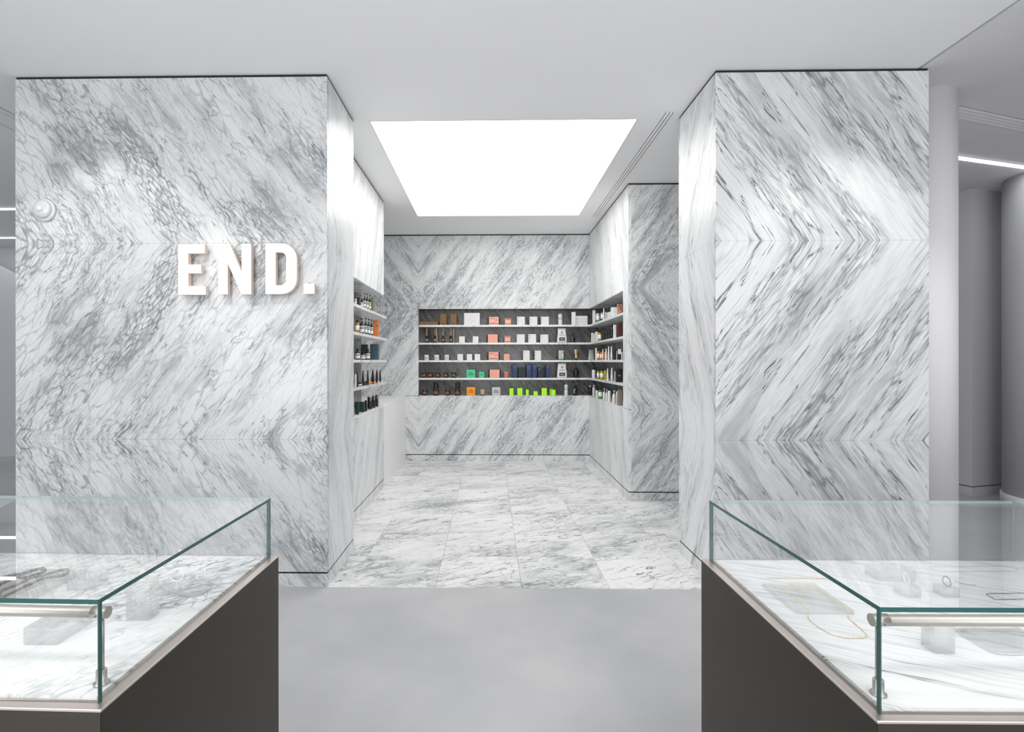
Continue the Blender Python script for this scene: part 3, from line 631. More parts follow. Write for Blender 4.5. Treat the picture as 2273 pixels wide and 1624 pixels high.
# surveyed sizes and places of the goods (metres)
BACK=[
(1, 'lowbox:kraft', -0.9349, 8.146, 0.2824, 0.0523, 'low brown kraft box lying flat under the wire easel', ''),
(1, 'carton:kraft:feet', -0.7118, 8.146, 0.0953, 0.169, 'brown kraft carton on white feet nearer the flat kraft box', 'kraft cartons'),
(1, 'carton:kraft:feet', -0.5578, 8.146, 0.0924, 0.1686, 'brown kraft carton on white feet nearer the big white carton', 'kraft cartons'),
(1, 'carton:white:lines', -0.2798, 8.146, 0.2382, 0.182, 'big white carton with rows of faint pastel print lines', ''),
(1, 'gift:pink:jars2', 0.0524, 8.146, 0.1494, 0.123, 'pink two-jar gift box on top shelf, beside big white carton', 'pink gift boxes'),
(1, 'carton:pink:jar1', 0.2657, 8.146, 0.0912, 0.0976, 'small pink one-jar carton on the top shelf', 'small pink cartons'),
(2, 'diffuser:4', -0.9684, 8.166, 0.0538, 0.1094, 'dark reed diffuser nearest the open end of second shelf', 'reed diffusers'),
(2, 'diffuser:2', -0.8422, 8.166, 0.0501, 0.1092, 'second dark reed diffuser of the row of four', 'reed diffusers'),
(2, 'diffuser:5', -0.7193, 8.166, 0.051, 0.109, 'third dark reed diffuser of the row of four', 'reed diffusers'),
(2, 'diffuser:5', -0.6021, 8.166, 0.0575, 0.1088, 'fourth dark reed diffuser, next to the pale reed bundle', 'reed diffusers'),
(2, 'reeds:-.02', -0.8059, 8.156, 0.0167, 0.2196, 'pale reed bundle standing between second and third diffusers', 'reed bundles'),
(2, 'reeds:0', -0.5596, 8.156, 0.0204, 0.2192, 'pale reed bundle standing beyond the fourth diffuser', 'reed bundles'),
(2, 'carton:cream:code0', -0.4301, 8.146, 0.0859, 0.0956, 'small cream carton on second shelf nearer the reed diffusers', 'small cream cartons'),
(2, 'carton:cream:code0', -0.2242, 8.146, 0.0858, 0.0953, 'small cream carton on second shelf nearer the pink gift box', 'small cream cartons'),
(2, 'gift:pink:script', 0.0365, 8.146, 0.1494, 0.1253, 'plain pink gift box with faint script on second shelf', 'pink gift boxes'),
(2, 'carton:pink:jar1', 0.259, 8.146, 0.0875, 0.0991, 'small pink one-jar carton on the second shelf', 'small pink cartons'),
(3, 'jar:white', -0.9726, 8.156, 0.0714, 0.0815, 'white candle jar standing first at the shelf end', 'white candle jars'),
(3, 'jar:white', -0.8197, 8.156, 0.0769, 0.0814, 'white candle jar in the middle of the three', 'white candle jars'),
(3, 'jar:white', -0.6645, 8.156, 0.0722, 0.0812, 'white candle jar nearest the cream cartons', 'white candle jars'),
(3, 'carton:cream:code0', -0.4576, 8.146, 0.085, 0.0929, 'cream carton next to the white candle jars', 'small cream cartons'),
(3, 'carton:cream:code0', -0.3167, 8.146, 0.0803, 0.0927, 'cream carton in the middle of three on third shelf', 'small cream cartons'),
(3, 'carton:cream:code0', -0.1962, 8.146, 0.0831, 0.0926, 'cream carton nearest the pink gift box on third shelf', 'small cream cartons'),
(3, 'gift:pink:jars2', 0.0478, 8.146, 0.1503, 0.1247, 'pink two-jar gift box on third shelf, below plain pink one', 'pink gift boxes'),
(3, 'carton:pink:script', 0.2468, 8.146, 0.0875, 0.0949, 'small plain pink carton on the third shelf', 'small pink cartons'),
(4, 'jar:amber', -1.0141, 8.156, 0.0668, 0.0857, 'dark amber candle jar first in the row of five', 'amber jars on the fourth shelf'),
(4, 'jar:amber', -0.9181, 8.156, 0.0732, 0.0857, 'dark amber candle jar second in the row of five', 'amber jars on the fourth shelf'),
(4, 'jar:amber', -0.8009, 8.156, 0.063, 0.0856, 'dark amber candle jar in middle of the row of five', 'amber jars on the fourth shelf'),
(4, 'jar:amber', -0.6805, 8.156, 0.0667, 0.0855, 'dark amber candle jar fourth in the row of five', 'amber jars on the fourth shelf'),
(4, 'jar:amber', -0.5615, 8.156, 0.0694, 0.0855, 'dark amber candle jar of the five nearest green carton', 'amber jars on the fourth shelf'),
(4, 'carton:green:name2', -0.2966, 8.146, 0.132, 0.1253, 'large mint green carton with black name print', 'name-print cartons'),
(4, 'carton:green:name1', -0.1328, 8.146, 0.0812, 0.0929, 'small mint green carton beside the larger green one', ''),
(4, 'gift:pink:script', 0.0637, 8.146, 0.1494, 0.1251, 'plain pink gift box with faint script on fourth shelf', 'pink gift boxes'),
(4, 'tumbler:rose', 0.24, 8.156, 0.083, 0.0925, 'rose frosted glass tumbler candle beside the navy cartons', ''),
(4, 'carton:navy:drip', 0.3674, 8.146, 0.0764, 0.1959, 'tall navy carton nearest the rose tumbler', 'tall navy cartons'),
(5, 'jar:amber', -0.9994, 8.156, 0.0742, 0.0927, 'small amber candle jar at end of the niche ledge', 'amber jars on the niche ledge'),
(5, 'tall:amber', -0.8316, 8.156, 0.0908, 0.1945, 'tall amber jar with glass cloche, first of two on ledge', 'tall amber jars'),
(5, 'jar:amber', -0.6543, 8.156, 0.0694, 0.0927, 'small amber candle jar between the two tall amber jars', 'amber jars on the niche ledge'),
(5, 'tall:amber', -0.5038, 8.156, 0.0833, 0.1944, 'tall amber jar with glass cloche beside the orange carton', 'tall amber jars'),
(5, 'carton:orange:name2', -0.2945, 8.146, 0.1311, 0.1302, 'bright orange carton with dark name print', 'name-print cartons'),
(5, 'taper:tan', -0.1211, 8.156, 0.0813, 0.0946, 'tan tapered glass candle between orange and grey cartons', ''),
(5, 'carton:grey:name2', 0.0866, 8.146, 0.1272, 0.1274, 'pale grey carton with black name print', 'name-print cartons'),
(5, 'carton:lime', 0.3178, 8.146, 0.0608, 0.1108, 'lime green carton next to the grey carton', 'lime cartons'),
(1, 'carton:white:codeA', 0.4617, 8.146, 0.1185, 0.1248, 'white square carton on top shelf next to small pink carton', 'white code-print cartons'),
(1, 'carton:white:codeB', 0.65, 8.146, 0.1174, 0.1244, 'middle white square carton of three on the top shelf', 'white code-print cartons'),
(1, 'carton:white:codeC', 0.8236, 8.146, 0.1174, 0.124, 'white square carton on top shelf nearest the spray bottle', 'white code-print cartons'),
(1, 'spray:white', 1.0575, 8.156, 0.0632, 0.1625, 'white cylindrical spray bottle on the top shelf', 'white spray bottles'),
(1, 'carton:white:plain', 1.2556, 8.146, 0.0611, 0.1933, 'tall slim white carton beside the flat white stack', ''),
(2, 'carton:white:codeD', 0.458, 8.146, 0.1195, 0.1253, 'white square carton on second shelf next to small pink carton', 'white code-print cartons'),
(2, 'carton:white:codeA', 0.6313, 8.146, 0.1164, 0.128, 'middle white square carton of three on the second shelf', 'white code-print cartons'),
(2, 'carton:white:codeB', 0.8144, 8.146, 0.1194, 0.1227, 'white square carton on second shelf nearest the foil pouch', 'white code-print cartons'),
(2, 'pouch:label', 1.0801, 8.146, 0.1453, 0.2177, 'white foil pouch with dark label on the second shelf', 'white foil pouches'),
(2, 'trigger:black', 1.2559, 8.166, 0.0703, 0.1551, 'black trigger bottle beside the foil pouch, second shelf', ''),
(3, 'carton:white:codeC', 0.5432, 8.146, 0.0994, 0.1458, 'white carton on third shelf nearer the small pink carton', 'white code-print cartons'),
(3, 'carton:white:codeA', 0.7169, 8.146, 0.0953, 0.1435, 'white carton on third shelf nearer the flower-print carton', 'white code-print cartons'),
(3, 'carton:floral:floral', 1.0673, 8.146, 0.0701, 0.1451, 'black and white flower-print carton with green foot', ''),
(3, 'tube:gold', 1.2974, 8.166, 0.0532, 0.1614, 'gold and white tube standing on its black cap', ''),
(4, 'carton:black:plain', 0.4758, 8.156, 0.1106, 0.1542, 'squat black carton between the first and second navy cartons', 'squat black cartons'),
(4, 'carton:navy:drip', 0.5822, 8.146, 0.0773, 0.1965, 'second tall navy carton, standing against a third', 'tall navy cartons'),
(4, 'carton:navy:drip', 0.665, 8.146, 0.0723, 0.1965, 'third tall navy carton, touching the second', 'tall navy cartons'),
(4, 'carton:black:tealtri', 0.7598, 8.156, 0.0854, 0.1541, 'squat black carton with dark teal triangle', 'squat black cartons'),
(4, 'carton:navy:drip', 0.8707, 8.146, 0.0682, 0.1963, 'tall navy carton nearest the foil pouch', 'tall navy cartons'),
(4, 'pouch:label', 1.0822, 8.146, 0.1503, 0.2213, 'white foil pouch with dark label on the fourth shelf', 'white foil pouches'),
(4, 'bottle:black:black:-', 1.2981, 8.156, 0.0822, 0.1588, 'square-shouldered black bottle on the fourth shelf', ''),
(5, 'carton:lime', 0.4448, 8.146, 0.0764, 0.1136, 'tall lime green carton second from the grey carton', 'lime cartons'),
(5, 'carton:lime', 0.5563, 8.146, 0.0422, 0.0905, 'narrow lime green carton, the slimmest of the row', 'lime cartons'),
(5, 'carton:lime', 0.6818, 8.146, 0.0622, 0.0653, 'short lime green carton, the lowest of the row', 'lime cartons'),
(5, 'carton:lime', 0.8123, 8.146, 0.0782, 0.1136, 'tall lime green carton between the short and the paired ones', 'lime cartons'),
(5, 'carton:lime', 0.949, 8.136, 0.0631, 0.089, 'front lime green carton of the pair nearest the white spray', 'lime cartons'),
(5, 'carton:lime', 0.9288, 8.246, 0.0487, 0.0954, 'rear lime green carton half hidden behind its pair', 'lime cartons'),
(5, 'spray:white', 1.145, 8.156, 0.0532, 0.1634, 'white cylindrical spray bottle on the niche ledge', 'white spray bottles'),
(5, 'bottle:black:black:side', 1.2895, 8.166, 0.0682, 0.1599, 'black bottle with white side label on the niche ledge', ''),
]
RIGHT=[
(1, 'carton:white:plain', 1.52, 7.9197, 0.04, 0.1976, 'tall white carton behind the end of the flat white stack', ''),
(1, 'bottle:halfgreen:black:white', 1.5276, 7.6595, 0.0552, 0.1718, 'clear bottle half filled green with white label', 'clear bottles on the return'),
(1, 'bottle:halfblack:black:white', 1.5169, 7.3425, 0.0339, 0.1419, 'clear bottle with black foot beside the half-green one', 'clear bottles on the return'),
(1, 'tube:white', 1.5148, 7.1987, 0.0296, 0.1551, 'slim white tube on top shelf among the bottles', ''),
(1, 'bottle:clear:black:-', 1.5109, 7.0533, 0.0219, 0.1231, 'slim clear bottle with black foot beside the slim tube', ''),
(1, 'tube:black', 1.513, 6.9343, 0.026, 0.164, 'black tube beside the clear bottle, top shelf of return', 'dark tubes on the return'),
(1, 'tube:teal', 1.5135, 6.8016, 0.027, 0.1576, 'dark teal tube behind the small white carton', 'dark tubes on the return'),
(1, 'lowbox:white', 1.511, 6.8062, 0.0221, 0.0726, 'little white box in front of the dark teal tube', ''),
(1, 'carton:white:mark', 1.5356, 6.6833, 0.0713, 0.1188, 'white square carton next to the flowered carton', ''),
(1, 'carton:bronzefloral:bloom', 1.5259, 6.3685, 0.0519, 0.1238, 'coppery carton with flower print at the shelf end', ''),
(2, 'pouch:plain', 1.5156, 8.0178, 0.0312, 0.1427, 'small crumpled white pouch in the corner, second shelf', ''),
(2, 'bottle:white:black:-', 1.5125, 7.8671, 0.0249, 0.1629, 'slim white bottle with black cap next to white carton', ''),
(2, 'carton:white:plain', 1.5167, 7.7166, 0.0334, 0.1394, 'white carton between the slim white and the amber bottle', ''),
(2, 'bottle:amber:black:white', 1.5244, 7.5229, 0.0488, 0.1558, 'amber bottle with black cap on the second shelf', ''),
(2, 'bottle:black:black:-', 1.5156, 7.212, 0.0312, 0.149, 'first small black bottle beside the amber bottle', 'small black bottles'),
(2, 'bottle:black:black:-', 1.5121, 7.0141, 0.0243, 0.1361, 'second small black bottle of the dark row', 'small black bottles'),
(2, 'bottle:black:black:-', 1.5129, 6.8897, 0.0258, 0.1321, 'third small black bottle of the dark row', 'small black bottles'),
(2, 'bottle:black:black:-', 1.516, 6.7434, 0.0321, 0.1813, 'tallest black bottle, next to the white upright carton', 'small black bottles'),
(2, 'carton:white:plain', 1.5183, 6.5827, 0.0365, 0.1607, 'upright white carton between black bottle and maroon box', ''),
(2, 'carton:maroon:plain', 1.5307, 6.4082, 0.0614, 0.1627, 'large dark maroon carton at the shelf end', ''),
(3, 'pouch:clear', 1.5447, 8.2613, 0.0894, 0.1606, 'crinkled clear pouch in the corner of third shelf', ''),
(3, 'carton:white:plain', 1.5107, 7.7239, 0.0213, 0.1702, 'slim white carton beside the orange bottle', ''),
(3, 'bottle:orange:black:white', 1.5204, 7.5995, 0.0408, 0.1604, 'orange bottle with white label and black cap, whole in view', 'orange bottles'),
(3, 'bottle:orange:black:white', 1.5132, 7.3939, 0.0265, 0.139, 'orange bottle between labelled orange bottle and short tube', 'orange bottles'),
(3, 'tubecap:white', 1.5122, 7.2534, 0.0244, 0.1441, 'short white tube standing on its cap before orange bottles', 'white tubes on third shelf'),
(3, 'bottle:orange:black:-', 1.5106, 7.1332, 0.0213, 0.1388, 'orange bottle beyond the short white tube', 'orange bottles'),
(3, 'tube:white', 1.5132, 7.0513, 0.0263, 0.1474, 'wide-footed white tube beside the orange bottles', 'white tubes on third shelf'),
(3, 'tube:white', 1.5118, 6.8904, 0.0237, 0.1718, 'tall white tube first of a pair', 'white tubes on third shelf'),
(3, 'tube:white', 1.5116, 6.7301, 0.0231, 0.1659, 'tall white tube next to the black carton', 'white tubes on third shelf'),
(3, 'carton:black:plain', 1.514, 6.5709, 0.028, 0.1337, 'slim black carton on the third shelf of the return', ''),
(3, 'bottle:clear:black:-', 1.506, 6.4349, 0.012, 0.1329, 'thin clear bottle beside the slim black carton', ''),
(3, 'carton:black:whitetop', 1.5214, 6.3747, 0.0428, 0.1291, 'black carton with white square top label', ''),
(3, 'bottle:white:black:-', 1.5067, 6.1931, 0.0134, 0.1134, 'white bottle with black cap at third shelf end', ''),
(4, 'pouch:triangle', 1.5435, 8.4523, 0.0871, 0.1487, 'white pouch with navy triangle leaning in the corner', ''),
(4, 'bottle:white:black:-', 1.5259, 7.9688, 0.0518, 0.1604, 'white bottle with black cap beside the triangle pouch', ''),
(4, 'bottle:olive:black:white', 1.519, 7.6005, 0.038, 0.1447, 'olive bottle with white label next to the white bottle', 'olive bottles'),
(4, 'bottle:olive:black:white', 1.524, 7.379, 0.0479, 0.1532, 'largest olive bottle in the middle of three', 'olive bottles'),
(4, 'bottle:olive:black:-', 1.517, 7.1342, 0.0341, 0.167, 'olive bottle next to the white tubes', 'olive bottles'),
(4, 'tube:white', 1.514, 6.9672, 0.0281, 0.156, 'white tube next to the olive bottles', 'white tubes on fourth shelf'),
(4, 'tubecap:white', 1.5146, 6.7266, 0.0291, 0.1667, 'white tube on its narrow cap, fourth shelf', 'white tubes on fourth shelf'),
(4, 'bottle:clear:black:-', 1.5088, 6.5396, 0.0176, 0.1641, 'slim clear bottle beside the big black carton', ''),
(4, 'carton:black:mark', 1.5356, 6.4367, 0.0711, 0.1583, 'big black carton at the fourth shelf end', ''),
(5, 'bottle:black:white:-', 1.5271, 8.246, 0.0542, 0.1522, 'dark bottle with pale pump in the ledge corner', ''),
(5, 'bottle:clear:clear:-', 1.5243, 7.9416, 0.0486, 0.1716, 'large clear bottle with clear cap on ledge', 'clear bottles on the ledge'),
(5, 'bottle:white:black:-', 1.5178, 7.6881, 0.0356, 0.1341, 'small white bottle with black cap before the clear ones', ''),
(5, 'bottle:green:black:white', 1.5285, 7.4837, 0.057, 0.1582, 'bright green bottle with black cap on ledge', ''),
(5, 'pump:white', 1.5161, 7.196, 0.0322, 0.156, 'white pump bottle next to the green bottle', 'white pump bottles'),
(5, 'pump:white', 1.5131, 7.0359, 0.0263, 0.151, 'second white pump bottle from the green one', 'white pump bottles'),
(5, 'bottle:white:black:-', 1.5196, 6.9017, 0.0392, 0.1836, 'white bottle with black cap between the pump bottles', ''),
(5, 'pump:white', 1.5193, 6.6351, 0.0386, 0.1595, 'white pump bottle nearest the clear square bottle', 'white pump bottles'),
(5, 'bottle:clear:black:-', 1.5121, 6.4612, 0.0241, 0.205, 'clear bottle with black cap next to taupe carton', ''),
(5, 'carton:taupe:plain', 1.5249, 6.3464, 0.0497, 0.1822, 'taupe carton at the end of the ledge', ''),
]
LEFT=[
(1, 'bottle:black:black:stripe', -1.3042, 5.1818, 0.0224, 0.0972, 'dark bottle with striped label nearest the marble pillar', 'striped bottles top shelf'),
(1, 'jar:brown', -1.3074, 5.3131, 0.0287, 0.0885, 'short brown jar behind the striped bottles, top shelf', ''),
(1, 'bottle:black:black:stripe', -1.3087, 5.4547, 0.0315, 0.0896, 'low dark bottle with striped label, top shelf', 'striped bottles top shelf'),
(1, 'pumpb:black:stripe', -1.3042, 5.5641, 0.0225, 0.1567, 'first dark pump bottle with striped label, top shelf', 'dark pump bottles top shelf'),
(1, 'pumpb:black:stripe', -1.3057, 5.6849, 0.0254, 0.1678, 'second dark pump bottle with striped label, top shelf', 'dark pump bottles top shelf'),
(1, 'pumpb:black:stripe', -1.3056, 5.8072, 0.0251, 0.1727, 'dark pump bottle against the moss green carton', 'dark pump bottles top shelf'),
(1, 'carton:moss:plain', -1.3015, 5.8937, 0.017, 0.1514, 'moss green carton beyond the dark pump bottles', ''),
(2, 'bottle:amber:black:white', -1.3143, 5.2727, 0.0426, 0.1294, 'amber bottle with white label and black cap beside the pillar', ''),
(2, 'pumpb:black:stripe', -1.3131, 5.4705, 0.0402, 0.1566, 'dark pump bottle next to the amber bottle', 'dark pump bottles second shelf'),
(2, 'pumpb:black:stripe', -1.3062, 5.6229, 0.0263, 0.174, 'second dark pump bottle from the amber bottle', 'dark pump bottles second shelf'),
(2, 'pumpb:black:stripe', -1.3069, 5.7536, 0.0278, 0.1771, 'third dark pump bottle from the amber bottle', 'dark pump bottles second shelf'),
(2, 'pumpb:black:stripe', -1.3081, 5.8984, 0.0302, 0.1779, 'dark pump bottle against the orange carton', 'dark pump bottles second shelf'),
(2, 'carton:terracotta:slot', -1.3236, 6.1931, 0.0612, 0.1918, 'terracotta orange carton with dark thumb slot', ''),
(3, 'bottle:black:black:stripe', -1.3167, 5.3013, 0.0473, 0.1075, 'tall dark bottle with striped label beside the pillar, third shelf', 'striped bottles third shelf'),
(3, 'bottle:black:black:stripe', -1.3152, 5.521, 0.0445, 0.0835, 'shortest striped dark bottle, third shelf', 'striped bottles third shelf'),
(3, 'bottle:black:black:stripe', -1.3169, 5.7439, 0.0478, 0.1153, 'striped dark bottle standing before the slate blue carton', 'striped bottles third shelf'),
(3, 'carton:slatedark:plain', -1.3276, 5.7281, 0.0692, 0.1678, 'dark slate carton behind the striped bottles, third shelf', ''),
(3, 'carton:slate:slot', -1.3381, 6.1714, 0.0902, 0.1809, 'slate blue carton with dark thumb slot', ''),
(4, 'carton:white:plain', -1.2989, 5.1555, 0.0117, 0.1264, 'slim white carton beside the pillar on fourth shelf', ''),
(4, 'tube:black', -1.3026, 5.2254, 0.0192, 0.1569, 'black tube beside the slim white carton', 'black tubes'),
(4, 'tube:black', -1.304, 5.4671, 0.022, 0.1573, 'black tube second from the pillar', 'black tubes'),
(4, 'tube:teal', -1.305, 5.6877, 0.0239, 0.1576, 'dark teal tube between the black tubes', ''),
(4, 'tubecap:black', -1.3126, 5.9652, 0.0392, 0.1583, 'thickest black tube, next to teal tube', 'black tubes'),
(4, 'tubecap:black', -1.3086, 6.1608, 0.0313, 0.1531, 'black tube second from the shelf end', 'black tubes'),
(4, 'tubecap:black', -1.3046, 6.3257, 0.0233, 0.1505, 'black tube at the shelf end', 'black tubes'),
(4, 'jar:brownlabel', -1.3191, 5.4136, 0.0521, 0.0393, 'small brown jar with white label on fourth shelf', ''),
(4, 'jar:brown', -1.3131, 5.6044, 0.0402, 0.0368, 'small plain brown jar beside the labelled one', ''),
(4, 'lying:orange', -1.3148, 5.8457, 0.0435, 0.0404, 'orange tube lying down next to brown jars', 'orange tubes lying'),
(4, 'lying:orange', -1.3088, 6.0138, 0.0316, 0.0344, 'second orange tube lying down', 'orange tubes lying'),
(4, 'lying:white', -1.3093, 6.1967, 0.0326, 0.0251, 'white and black tube lying at the shelf edge', ''),
(5, 'carton:bottlegreen:plain', -1.3114, 5.2578, 0.0368, 0.1216, 'dark green carton against the pillar on ledge', 'dark green cartons'),
(5, 'carton:bottlegreen:plain', -1.3202, 5.49, 0.0543, 0.1041, 'dark green carton next to the narrow black one', 'dark green cartons'),
(5, 'carton:black:plain', -1.3045, 5.6039, 0.0231, 0.1103, 'narrow black carton edged pink, on the ledge', ''),
(5, 'cup:black', -1.3173, 5.8334, 0.0485, 0.1474, 'tall black canister nearest the green cartons', 'black canisters'),
(5, 'cup:black', -1.3114, 6.0131, 0.0369, 0.1492, 'middle tall black canister', 'black canisters'),
(5, 'cup:black', -1.3098, 6.1778, 0.0335, 0.1527, 'tall black canister farthest from the pillar', 'black canisters'),
]
BEADS_A=[(-1.2262, 1.3016), (-1.2273, 1.3276), (-1.2186, 1.3384), (-1.2095, 1.3509), (-1.195, 1.365), (-1.1898, 1.3792), (-1.1827, 1.3916), (-1.1714, 1.3918), (-1.1599, 1.3829), (-1.156, 1.3716), (-1.1554, 1.3596), (-1.1594, 1.3458), (-1.1681, 1.3361), (-1.193, 1.3395), (-1.1951, 1.3262), (-1.1969, 1.3112), (-1.1954, 1.293), (-1.1956, 1.2771), (-1.2088, 1.2769)]
BEADS_B=[(-1.1591, 1.2569), (-1.1571, 1.2741), (-1.1523, 1.2955), (-1.1534, 1.3174), (-1.1543, 1.3363), (-1.1379, 1.35), (-1.1291, 1.368), (-1.1184, 1.3843), (-1.1089, 1.3886), (-1.0953, 1.3785), (-1.0882, 1.3626), (-1.0897, 1.3488), (-1.1061, 1.34), (-1.1189, 1.3349), (-1.1232, 1.3216), (-1.1227, 1.3031), (-1.1253, 1.2905), (-1.1262, 1.2711), (-1.1253, 1.2407), (-1.1319, 1.2243)]
GOLD_LINE=[(0.7178, 1.4124), (0.7629, 1.4113), (0.8057, 1.4112), (0.841, 1.4106), (0.8775, 1.4123)]
GOLD_LOOP=[(0.7162, 1.3298), (0.7292, 1.3414), (0.747, 1.3466), (0.7634, 1.3419), (0.775, 1.3339), (0.7857, 1.318), (0.7924, 1.2963), (0.7951, 1.2694), (0.7968, 1.2421), (0.7965, 1.2187), (0.7828, 1.1894), (0.7811, 1.1716), (0.7782, 1.1447), (0.7735, 1.1213), (0.7661, 1.1121), (0.755, 1.1075), (0.7382, 1.1072), (0.722, 1.1081), (0.7094, 1.1147), (0.6996, 1.1259), (0.6946, 1.1459), (0.6926, 1.1778), (0.6984, 1.1959), (0.7077, 1.216), (0.7091, 1.2422), (0.708, 1.2739), (0.7085, 1.3106)]
LOOP_BLOCK=[(1.0136, 1.4225), (1.0209, 1.4287), (1.0464, 1.4321), (1.0762, 1.4336), (1.0897, 1.4287), (1.0913, 1.4196), (1.0761, 1.4109), (1.0582, 1.4096), (1.0304, 1.4102), (1.0131, 1.4125)]
LOOP_LONG=[(1.1998, 1.4908), (1.2133, 1.4963), (1.2651, 1.4987), (1.3258, 1.4996), (1.4067, 1.5008), (1.4252, 1.4888), (1.423, 1.4784), (1.3952, 1.4677), (1.3354, 1.4663), (1.2554, 1.4641), (1.206, 1.4633), (1.196, 1.475)]
RING_OVAL=[(1.094, 1.3274), (1.1032, 1.3364), (1.1104, 1.3365), (1.1101, 1.3255), (1.1053, 1.3125), (1.0972, 1.306), (1.0884, 1.3079), (1.0876, 1.3165)]
RING_BEAD=[(1.0135, 1.3622), (1.0245, 1.3647), (1.0214, 1.3486), (1.0104, 1.3306), (0.9957, 1.3216), (0.9968, 1.3326)]
BRACELET=[(1.1957, 1.3177), (1.2051, 1.3233), (1.2424, 1.3255), (1.2985, 1.3288), (1.3522, 1.3296), (1.3451, 1.3159), (1.3193, 1.2973), (1.2661, 1.2957), (1.2107, 1.2917), (1.1941, 1.2922), (1.1922, 1.3034)]
CHAIN_F=[(0.9716, 1.053), (0.9833, 1.0506), (0.9976, 1.0495), (1.0122, 1.0502), (1.0242, 1.0525)]
CURVE_F=[(1.1923, 1.4036), (1.1916, 1.3897), (1.2003, 1.3784), (1.2223, 1.3743)]

strand('bead_necklace', 'green and grey stone bead necklace on the clear riser', 'necklace', BEADS_A, ZD_+.0217, .0072, .0046, M['bead_a'], alt=M['bead_b'])
strand('bead_necklace', 'tan stone bead necklace nearer the aisle side of the riser', 'necklace', BEADS_B, ZD_+.0212, .0064, .0040, M['bead_b'], alt=M['bead_b'])
def goldz(p): return ZD_+.0105 if p.y > 1.2 and .67 < p.x < .822 else ZD_+.0016
strand('chain_necklace', 'thin gold chain loop draped over the flat acrylic slab', 'necklace', GOLD_LOOP, goldz, .0042, .0012, M['gold'], jitter=.3)
strand('chain_bracelet', 'straight thin gold chain lying behind the gold loop', 'bracelet', GOLD_LINE, ZD_+.0016, .0045, .0013, M['gold'], closed=False, jitter=.3)
strand('chain_bracelet', 'small silver chain loop on its clear block', 'bracelet', LOOP_BLOCK, ZD_+.0275, .004, .0011, M['silver'])
strand('chain_necklace', 'long silver chain loop at the back of the right case', 'necklace', LOOP_LONG, ZD_+.0015, .0045, .0013, M['silver'])
strand('chain_necklace', 'dark steel chain loop with tapered end behind the lamp bar', 'necklace', BRACELET, ZD_+.0015, .004, .0013, M['steel_dark'])
strand('chain_bracelet', 'short silver chain by the front flat acrylic slab', 'bracelet', CHAIN_F, ZD_+.0018, .0035, .0016, M['silver'], closed=False)
strand('chain_necklace', 'curved end of a fine silver chain beside the oval ring', 'necklace', CURVE_F, ZD_+.0013, .004, .0009, M['steel_dark'], closed=False)
def ring_thing(label, cx, cy, z, R, r, tilt, mat, beaded=False):
    m = MB(); n = 24
    if beaded:
        for i in range(16):
            a = 2*PI*i/16; m.lathe([(.0009, -.0016), (.0019, 0), (.0009, .0016)], R*math.cos(a), R*math.sin(a), 6)
        m.v = [(x, y, zz) for x, y, zz in m.v]
    m.tube([(R*math.cos(2*PI*i/n), R*math.sin(2*PI*i/n), 0) for i in range(n)], r, 6, closed=True)
    o = obj('ring', m, mat, loc=(cx, cy, z)); o.rotation_euler = tilt
    return tag(o, label, 'ring', 'rings in the cases')
ring_thing('oval silver ring standing on its clear block', 1.1, 1.318, ZD_+.0222+.0105, .0115, .0013, (1.15, 0, .3), M['steel_dark'])
ring_thing('beaded silver ring on the other small clear block', 1.004, 1.318, ZD_+.0262+.0125, .0115, .0009, (1.2, .2, .5), M['silver'], True)
ring_thing('gold ring resting on the upright clear block', -.768, 1.178, ZD_+.0832+.0092, .0095, .0010, (1.2, 0, .4), M['gold'])
ring_thing('silver ring on clear tile nearer the upright block', -.79, 1.345, ZD_+.0092+.0165, .0145, .0013, (1.25, .1, .3), M['silver'])
ring_thing('silver ring on clear tile nearer the bronze side', -.735, 1.355, ZD_+.0092+.0165, .0145, .0013, (1.25, -.1, -.3), M['silver'])

